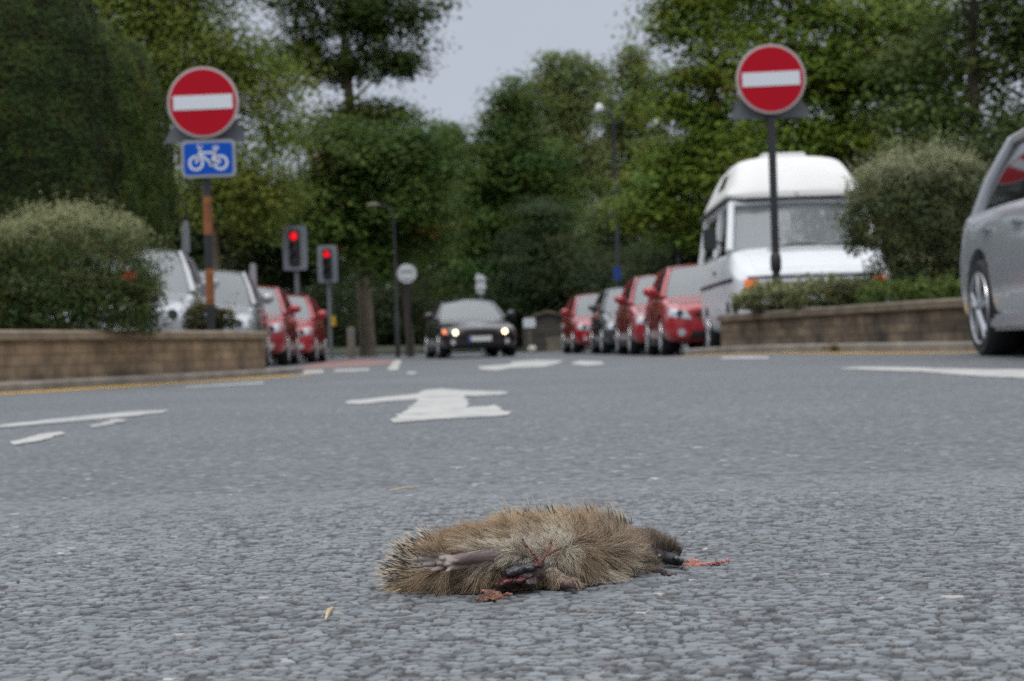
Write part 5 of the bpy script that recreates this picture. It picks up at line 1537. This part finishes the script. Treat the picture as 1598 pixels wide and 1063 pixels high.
tcn = sk.nodes.new('ShaderNodeTexCoord'); sk.links.new(tcn.outputs['Object'], t_.inputs['Vector'])
bpn = sk.nodes.new('ShaderNodeBump'); bpn.inputs['Strength'].default_value = .5; bpn.inputs['Distance'].default_value = .0012
sk.links.new(t_.outputs['Fac'], bpn.inputs['Height']); sk.links.new(bpn.outputs[0], sk.nodes['Principled BSDF'].inputs['Normal'])

# ---- fur: direction in the picture of each lock, interpolated between measured locks
FLOW = np.array([(620, 905, -.85, -.45), (660, 918, -.7, -.6), (705, 918, -.6, -.75), (640, 862, -1, .25), (682, 842, -.8, .5), (720, 825, -.75, .65), (762, 812, -.65, .75), (805, 803, -.6, .8), (842, 800, -.6, .8), (880, 800, -.55, .8), (925, 806, -.5, .85),
                 (968, 826, -.45, .85), (1000, 838, -.2, .95), (1030, 848, .1, 1), (1045, 856, .25, .95), (720, 850, -.9, .4), (770, 840, -.75, .6), (830, 830, -.5, .8), (880, 832, -.45, .85), (930, 836, -.4, .8), (790, 866, -.85, -.25), (820, 858, -.5, .35),
                 (860, 846, -.25, .9), (850, 872, -.6, -.3), (880, 885, .35, -.85), (905, 868, .4, -.6), (935, 880, .6, -.7), (970, 880, .85, -.45), (950, 856, .75, .25), (985, 862, .6, .1), (985, 895, .9, -.3), (860, 905, -.2, -.9), (815, 900, -.3, -.8), (760, 890, -.7, -.6), (745, 915, -.5, -.8), (915, 900, .5, -.8)])

def flow(x, y):
    d2 = (x[:, None] - FLOW[None, :, 0]) ** 2 + (y[:, None] - FLOW[None, :, 1]) ** 2 + 60
    w = 1 / d2 ** 1.6
    w /= w.sum(1, keepdims=True)
    return w @ FLOW[:, 2], w @ FLOW[:, 3]

body.data.calc_loop_triangles()
tri = np.empty(len(body.data.loop_triangles) * 3, np.int32); body.data.loop_triangles.foreach_get('vertices', tri); tri = tri.reshape(-1, 3)
vn = np.empty(len(co) * 3, np.float32); body.data.vertices.foreach_get('normal', vn); vn = vn.reshape(-1, 3)
p0, p1, p2 = co[tri[:, 0]], co[tri[:, 1]], co[tri[:, 2]]
ar = np.linalg.norm(np.cross(p1 - p0, p2 - p0), axis=1)

def scatter(n):
    t = rng.choice(len(tri), n, p=ar / ar.sum())
    u, v = rng.random(n), rng.random(n); k = u + v > 1; u[k] = 1 - u[k]; v[k] = 1 - v[k]
    w = 1 - u - v
    P = p0[t] * w[:, None] + p1[t] * u[:, None] + p2[t] * v[:, None]
    N = vn[tri[t, 0]] * w[:, None] + vn[tri[t, 1]] * u[:, None] + vn[tri[t, 2]] * v[:, None]
    N /= np.linalg.norm(N, axis=1)[:, None] + 1e-9
    return P, N

RT, UP, FWD = np.array(rt), np.array(up), np.array(fw)

def hairs(P, N, dirs, length, r0, croot, ctip, curve=.35, segs=4, droopz=0.0, tipr=.25, band=None):
    """tapered three sided strands"""
    n = len(P)
    L = np.asarray(length)[:, None]
    side = np.cross(dirs, rand_unit(n)); side /= np.linalg.norm(side, axis=1)[:, None]
    side2 = np.cross(dirs, side)
    bend = (dirs - N * (dirs * N).sum(1, keepdims=True)); bend /= np.linalg.norm(bend, axis=1)[:, None] + 1e-9
    V = np.empty((n, segs + 1, 3, 3)); C = np.empty((n, segs + 1, 3, 3))
    for s in range(segs + 1):
        t = s / segs
        c = P + dirs * L * t + bend * L * curve * t * t + np.array((0, 0, -1)) * L * droopz * t * t
        c[:, 2] = np.maximum(c[:, 2], .0008)
        rad = (r0 * (1 - (1 - tipr) * t))[:, None]
        for k in range(3):
            a_ = 2 * math.pi * k / 3
            V[:, s, k] = c + (side * math.cos(a_) + side2 * math.sin(a_)) * rad
        col = croot * (1 - t) + ctip * t if band is None else band(t)
        C[:, s] = col[:, None, :]
    base = (np.arange(n) * (segs + 1) * 3)[:, None, None]
    q = []
    for s in range(segs):
        for k in range(3):
            k2 = (k + 1) % 3
            q.append((s * 3 + k, s * 3 + k2, (s + 1) * 3 + k2, (s + 1) * 3 + k))
    Q = (base + np.array(q)[None]).reshape(-1, 4)
    return V.reshape(-1, 3), Q, C.reshape(-1, 3)

P, N = scatter(105000)
x, y, d = unproj(P + HO)
facing = (N @ FWD)
keep = (facing < .45) & (P[:, 2] > .003) & (rng.random(len(P)) > bare_mask(x, y)) & (P[:, 2] > .0025)
# spiny back (left end and far ridge) carries little fur
spz = (1 - sstep(646, 674, x + (y - 880) * .2)) * (1 - sstep(905, 918, y))
ridge = sstep(-.05, .35, facing) * sstep(820, 850, x) * (1 - sstep(985, 1000, x))
keep &= rng.random(len(P)) > np.maximum(spz * .96, ridge * .8)
P, N, x, y = P[keep], N[keep], x[keep], y[keep]
n = len(P)
fx, fy = flow(x, y)
belly = np.maximum(seg_mask(x, y, (745, 872), (880, 850), 20, 12), seg_mask(x, y, (850, 885), (880, 890), 22, 12))
# locks: neighbouring hairs lean together
cl = (np.floor(x / 5.5) * 131 + np.floor(y / 5.5) * 57 + np.floor((x + y) / 9) * 17).astype(int) % 4001
jx = rng.normal(0, .34, 4001)[cl]; jy = rng.normal(0, .24, 4001)[cl]
headm = sstep(965, 1010, x); jx = jx * (1 - .75 * headm); jy = jy * (1 - .75 * headm)
gx_ = fx + jx + rng.normal(0, .10, n); gy_ = fy + jy + rng.normal(0, .10, n)
dirs = gx_[:, None] * RT + gy_[:, None] * UP + N * (.20 - .14 * belly + rng.normal(0, .08, n))[:, None]
# keep hairs from diving under the skin
dn = (dirs * N).sum(1); dirs += N * np.maximum(0, .16 - dn)[:, None]
dirs /= np.linalg.norm(dirs, axis=1)[:, None]
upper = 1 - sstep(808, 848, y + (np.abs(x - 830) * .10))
headm = sstep(965, 1010, x)
rightm = sstep(900, 950, x)
low = sstep(880, 905, y)
length = .0125 + .0075 * upper - .0045 * belly - .006 * headm + .003 * low * (1 - rightm)
length *= rng.uniform(.55, 1.25, n) * np.exp(rng.normal(0, .15, 4001))[cl] * (1 + .12 * upper)
length *= 1 - .6 * seg_mask(x, y, (852, 892), (905, 912), 24, 6)
length *= 1 - .5 * seg_mask(x, y, (775, 900), (845, 890), 22, 8)
snout = seg_mask(x, y, (1024, 868), (1062, 876), 10, 3)
length = np.maximum(length * (1 - .7 * snout), .0018)
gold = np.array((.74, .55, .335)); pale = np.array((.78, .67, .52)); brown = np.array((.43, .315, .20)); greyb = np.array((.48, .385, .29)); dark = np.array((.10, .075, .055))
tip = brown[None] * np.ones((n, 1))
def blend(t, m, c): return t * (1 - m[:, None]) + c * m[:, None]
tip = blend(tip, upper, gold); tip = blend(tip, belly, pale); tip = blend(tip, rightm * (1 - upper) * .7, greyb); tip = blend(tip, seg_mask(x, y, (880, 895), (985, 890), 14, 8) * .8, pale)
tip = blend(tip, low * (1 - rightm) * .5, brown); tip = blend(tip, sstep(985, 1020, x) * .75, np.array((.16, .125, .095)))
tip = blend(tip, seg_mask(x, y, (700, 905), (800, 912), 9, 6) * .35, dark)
tip = blend(tip, seg_mask(x, y, (1026, 866), (1062, 874), 13, 4) * (1 - sstep(868, 874, 1040 - x + y)) * .9 + 0 * x, np.array((.085, .065, .05)))
lockv = np.clip(rng.normal(1, .20, 4001)[cl] * rng.normal(1, .22, n), .35, 1.6)
tip = np.clip(tip * lockv[:, None], .01, .8)
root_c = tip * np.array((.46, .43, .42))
r0 = rng.uniform(.00012, .00026, n) * (1 - .3 * headm)
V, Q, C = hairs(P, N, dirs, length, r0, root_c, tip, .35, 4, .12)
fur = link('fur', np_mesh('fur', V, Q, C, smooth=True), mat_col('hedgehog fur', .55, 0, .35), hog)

# ---- spines
P, N = scatter(60000)
x, y, d = unproj(P + HO)
facing = N @ FWD
z1 = (x + (y - 880) * .2 < 664) & (y < 917) & (facing < .75)
z2 = (y < 850) & (facing > .05) & (facing < .75) & (x > 800) & (x < 985) & (N[:, 2] > .35)
z3 = (y < 850) & (facing > .3) & ((x > 815) | (N[:, 2] < .05)) & (x > 640) & (x < 985) & (N[:, 2] > -.2)
z4 = (x < 690) & (y < 872) & (facing > -.3)
i1 = np.where(z1)[0][:165]; i2 = np.where(z2 & (np.sin(x * .21) + .6 * np.sin(x * .077 + 1) > -.7))[0][:280]; i3 = np.where(z3)[0][:700]; i4 = np.where(z4 & ~z1)[0][:40]
idx = np.concatenate([i1, i2, i3, i4]); P, N, x, y = P[idx], N[idx], x[idx], y[idx]; n = len(P)
sx_ = np.where(x < 705, -1.0, -.6); sy_ = np.where(x < 705, .28 - (y - 875) * .010, .85)
dirs = (sx_ + rng.normal(0, .22, n))[:, None] * RT + (sy_ + rng.normal(0, .22, n))[:, None] * UP + N * .55 + rng.normal(0, .1, (n, 1)) * FWD
dirs /= np.linalg.norm(dirs, axis=1)[:, None]
cream = np.array((.56, .47, .34)) * rng.uniform(.75, 1.15, (n, 1)); dk = np.array((.028, .021, .018)) * rng.uniform(.7, 1.4, (n, 1))
def band(t):
    return cream * .7 if t < .48 else (dk if t < .78 else cream * 1.15)
length = rng.uniform(.018, .026, n); length[len(i1):len(i1) + len(i2)] *= rng.uniform(.8, 1.3, len(i2))
V, Q, C = hairs(P - N * .001, N, dirs, length, np.where(x < 705, .00085, .0007), None, None, .06, 10, 0, .22, band)
link('spines', np_mesh('spines', V, Q, C, smooth=True), mat_col('hedgehog spine', .4, 0, .5), hog)

# claws, nose, eye, teeth
m = MB()
for ex, ey, lx_, ly_ in ((657, 864, 643, 863), (647, 873, 628, 872), (652, 884, 638, 887), (670, 893, 659, 898)):
    a_ = W(ex, ey, HD(ex) - .061) - Vector(HO); b_ = W(lx_, ly_, HD(lx_) - .060) - Vector(HO)
    m.tube([a_, a_.lerp(b_, .5) + Vector((0, 0, .0008)), b_], [.0016, .0011, .0003], 7)
m.build('claws', mat('claw', (.16, .13, .10), .4), hog, 60)
bm = bmesh.new(); ball(bm, 1061, 875, 7.5, 6.5, .005, -.020, 20); ball(bm, 1055, 872, 6, 5, .004, -.023, 16)
o = remeshed('nose', bm, .0005, mat('wet nose', (.012, .011, .012), .25, coat=.6), hog, 3)
bm = bmesh.new(); ball(bm, 1028, 868, 5.2, 4.6, .0045, -.0195, 20)
remeshed('eye', bm, .0004, mat('clouded eye', (.012, .018, .032), .12, coat=1.0), hog, 2)
bm = bmesh.new()
for i in range(11):
    t = i / 10; ball(bm, 1010 + 16 * t, 860 + 14 * t + rng.normal(0, 1.2), 1.5, 2.0, .001, -.022 - .001 * t, 8)
remeshed('teeth', bm, .0003, mat('tooth', (.36, .30, .19), .4), hog, 1)

# exposed tissue at the belly
def blobs(name, spec, voxel, m, parent, it=3):
    bm_ = bmesh.new()
    for s in spec: ball(bm_, *s[:5], s[5], 16, s[6] if len(s) > 6 else 0)
    return remeshed(name, bm_, voxel, m, parent, it + 3, .0008, 240.0)
wet_dark = mat('dark tissue', (.022, .019, .024), .22, coat=.5, var=.5, vscale=90, bump=.3, bscale=300)
wet_plum = mat('plum tissue', (.055, .024, .023), .3, coat=.4, var=.5, vscale=110, bump=.4, bscale=260)
wet_red = mat('red tissue', (.075, .013, .014), .25, coat=.5, var=.4, vscale=120, bump=.3, bscale=260)
sinew = mat('dried sinew', (.15, .052, .036), .45, coat=.2, var=.5, vscale=160, bump=.5, bscale=300)
blobs('tissue', [(806, 889, 18, 9, .010, -.058, -14), (796, 893, 10, 8, .009, -.060), (826, 886, 14, 8, .009, -.056, -10)], .0007, wet_dark, hog)
blobs('tissue', [(800, 905, 22, 8, .010, -.056, -8), (818, 898, 18, 10, .010, -.055), (838, 893, 12, 14, .009, -.052), (826, 909, 14, 9, .009, -.057), (790, 912, 20, 6, .009, -.054), (840, 880, 10, 9, .008, -.053)], .0007, wet_plum, hog)
blobs('tissue', [(789, 908, 12, 4.5, .006, -.065, -22), (812, 905, 9, 5, .006, -.065, -10)], .0006, wet_red, hog)
def strand(bm_, pts, r0_, r1_):
    k = len(pts)
    chain(bm_, [(p[0] + rng.normal(0, .5), p[1] + rng.normal(0, .5), r0_ + (r1_ - r0_) * i / (k - 1), p[2]) for i, p in enumerate(pts)], 6)
bm = bmesh.new()
strand(bm, [(842, 880, -.062), (834, 866, -.063), (826, 858, -.063), (820, 851, -.061), (816, 843, -.058)], 2.6, 1.7)
strand(bm, [(842, 880, -.062), (850, 868, -.062), (856, 858, -.061), (859, 850, -.059), (860, 844, -.058)], 3.0, 2.2)
strand(bm, [(848, 872, -.062), (858, 862, -.063), (866, 858, -.063), (874, 856, -.061)], 2.4, 2.0)
strand(bm, [(842, 882, -.062), (834, 880, -.063), (828, 886, -.063)], 3.0, 1.6)
remeshed('sinew', bm, .0005, sinew, hog, 2, .0009, 420.0)

# scraps lying on the road beside the animal
def scrap(name, label, cat, spec, strands, m, voxel=.0007):
    bm_ = bmesh.new()
    for s in spec: ball(bm_, *s[:5], s[5], 12, s[6] if len(s) > 6 else 0)
    for st, a_, b_ in strands: strand(bm_, st, a_, b_)
    o = remeshed(name, bm_, voxel, m, None, 2, .0016, 330.0)
    v = np.empty(len(o.data.vertices) * 3, np.float32); o.data.vertices.foreach_get('co', v); v = v.reshape(-1, 3)
    v[:, 2] = np.maximum(v[:, 2] - max(0, v[:, 2].min() - .001), .0005); cen = v.mean(0); cen[2] = 0
    v += rng.normal(0, .00025, v.shape)
    o.data.vertices.foreach_set('co', (v - cen).ravel()); o.data.update()
    o.location = Vector(HO) + Vector(cen)
    tag(o, label, cat)
    return o
scrap('tissue_scrap', 'ragged pinkish brown scrap on the road in front of the hedgehog belly', 'scrap',
      [(768, 933, 16, 6, .008, -.092, 4), (758, 935, 9, 5, .008, -.092), (776, 931, 9, 7, .006, -.092), (764, 927, 8, 6, .006, -.092), (780, 937, 8, 4, .006, -.092)],
      [([(780, 930, -.092), (790, 929, -.092), (799, 927, -.092)], 3.2, 2.0), ([(756, 934, -.092), (747, 933, -.092), (740, 936, -.092)], 3, 1.6), ([(758, 928, -.092), (754, 922, -.092), (756, 919, -.092)], 2.5, 1.3), ([(765, 926, -.092), (770, 921, -.092)], 2.5, 1.5)],
      mat('drying scrap', (.36, .165, .115), .5, coat=.2, var=.45, vscale=150, bump=.8, bscale=400))
scrap('tissue_strip', 'thin raw pink strip on the road beside the hedgehog snout', 'scrap',
      [(1076, 884, 14, 4.5, .006, -.010, 6), (1070, 886, 9, 3.5, .005, -.014), (1082, 878, 12, 5, .008, .004), (1088, 882, 10, 4, .006, -.004)],
      [([(1072, 886, -.012), (1092, 882, -.012), (1112, 880, -.012), (1126, 877, -.014), (1135, 874, -.014)], 4.2, 1.7)],
      mat('raw strip', (.42, .16, .12), .35, coat=.4, var=.4, vscale=120, bump=.5, bscale=300))
scrap('dark_scrap', 'small dark crumb on the road under the hedgehog jaw', 'scrap',
      [(1042, 899, 9, 2.6, .004, -.062), (1048, 899, 8, 3, .004, -.064), (1036, 896, 6, 4, .003, -.058)], [], mat('dark crumb', (.055, .03, .026), .6, var=.4, vscale=150, bump=.6, bscale=300))

# a straw and a seed husk on the chippings
p = G(630, 769); q = G(607, 772); r_ = G(655, 766)
m = MB().tube([(q.x - p.x, q.y - p.y, .004), (0, 0, .0055), (r_.x - p.x, r_.y - p.y, .0045)], [.0012, .0016, .001], 7)
o = m.build('straw', mat('dry straw', (.45, .36, .25), .7), None, 60); o.location = (p.x, p.y, 0); tag(o, 'short piece of pale straw on the road behind the hedgehog', 'straw')
p = G(514, 968); q = G(508, 974); r_ = G(522, 963)
m = MB().tube([(q.x - p.x, q.y - p.y, .003), ((q.x - p.x) * .4, (q.y - p.y) * .4, .0055), (0, 0, .006), ((r_.x - p.x) * .6, (r_.y - p.y) * .6, .0065), (r_.x - p.x, r_.y - p.y, .006)], [.0006, .0019, .0022, .0014, .0006], 8)
o = m.build('seed_husk', mat('seed husk', (.42, .33, .2), .6, var=.3, vscale=300), None, 60); o.location = (p.x, p.y, 0); tag(o, 'tiny tan seed husk on the chippings left of the hedgehog', 'seed')
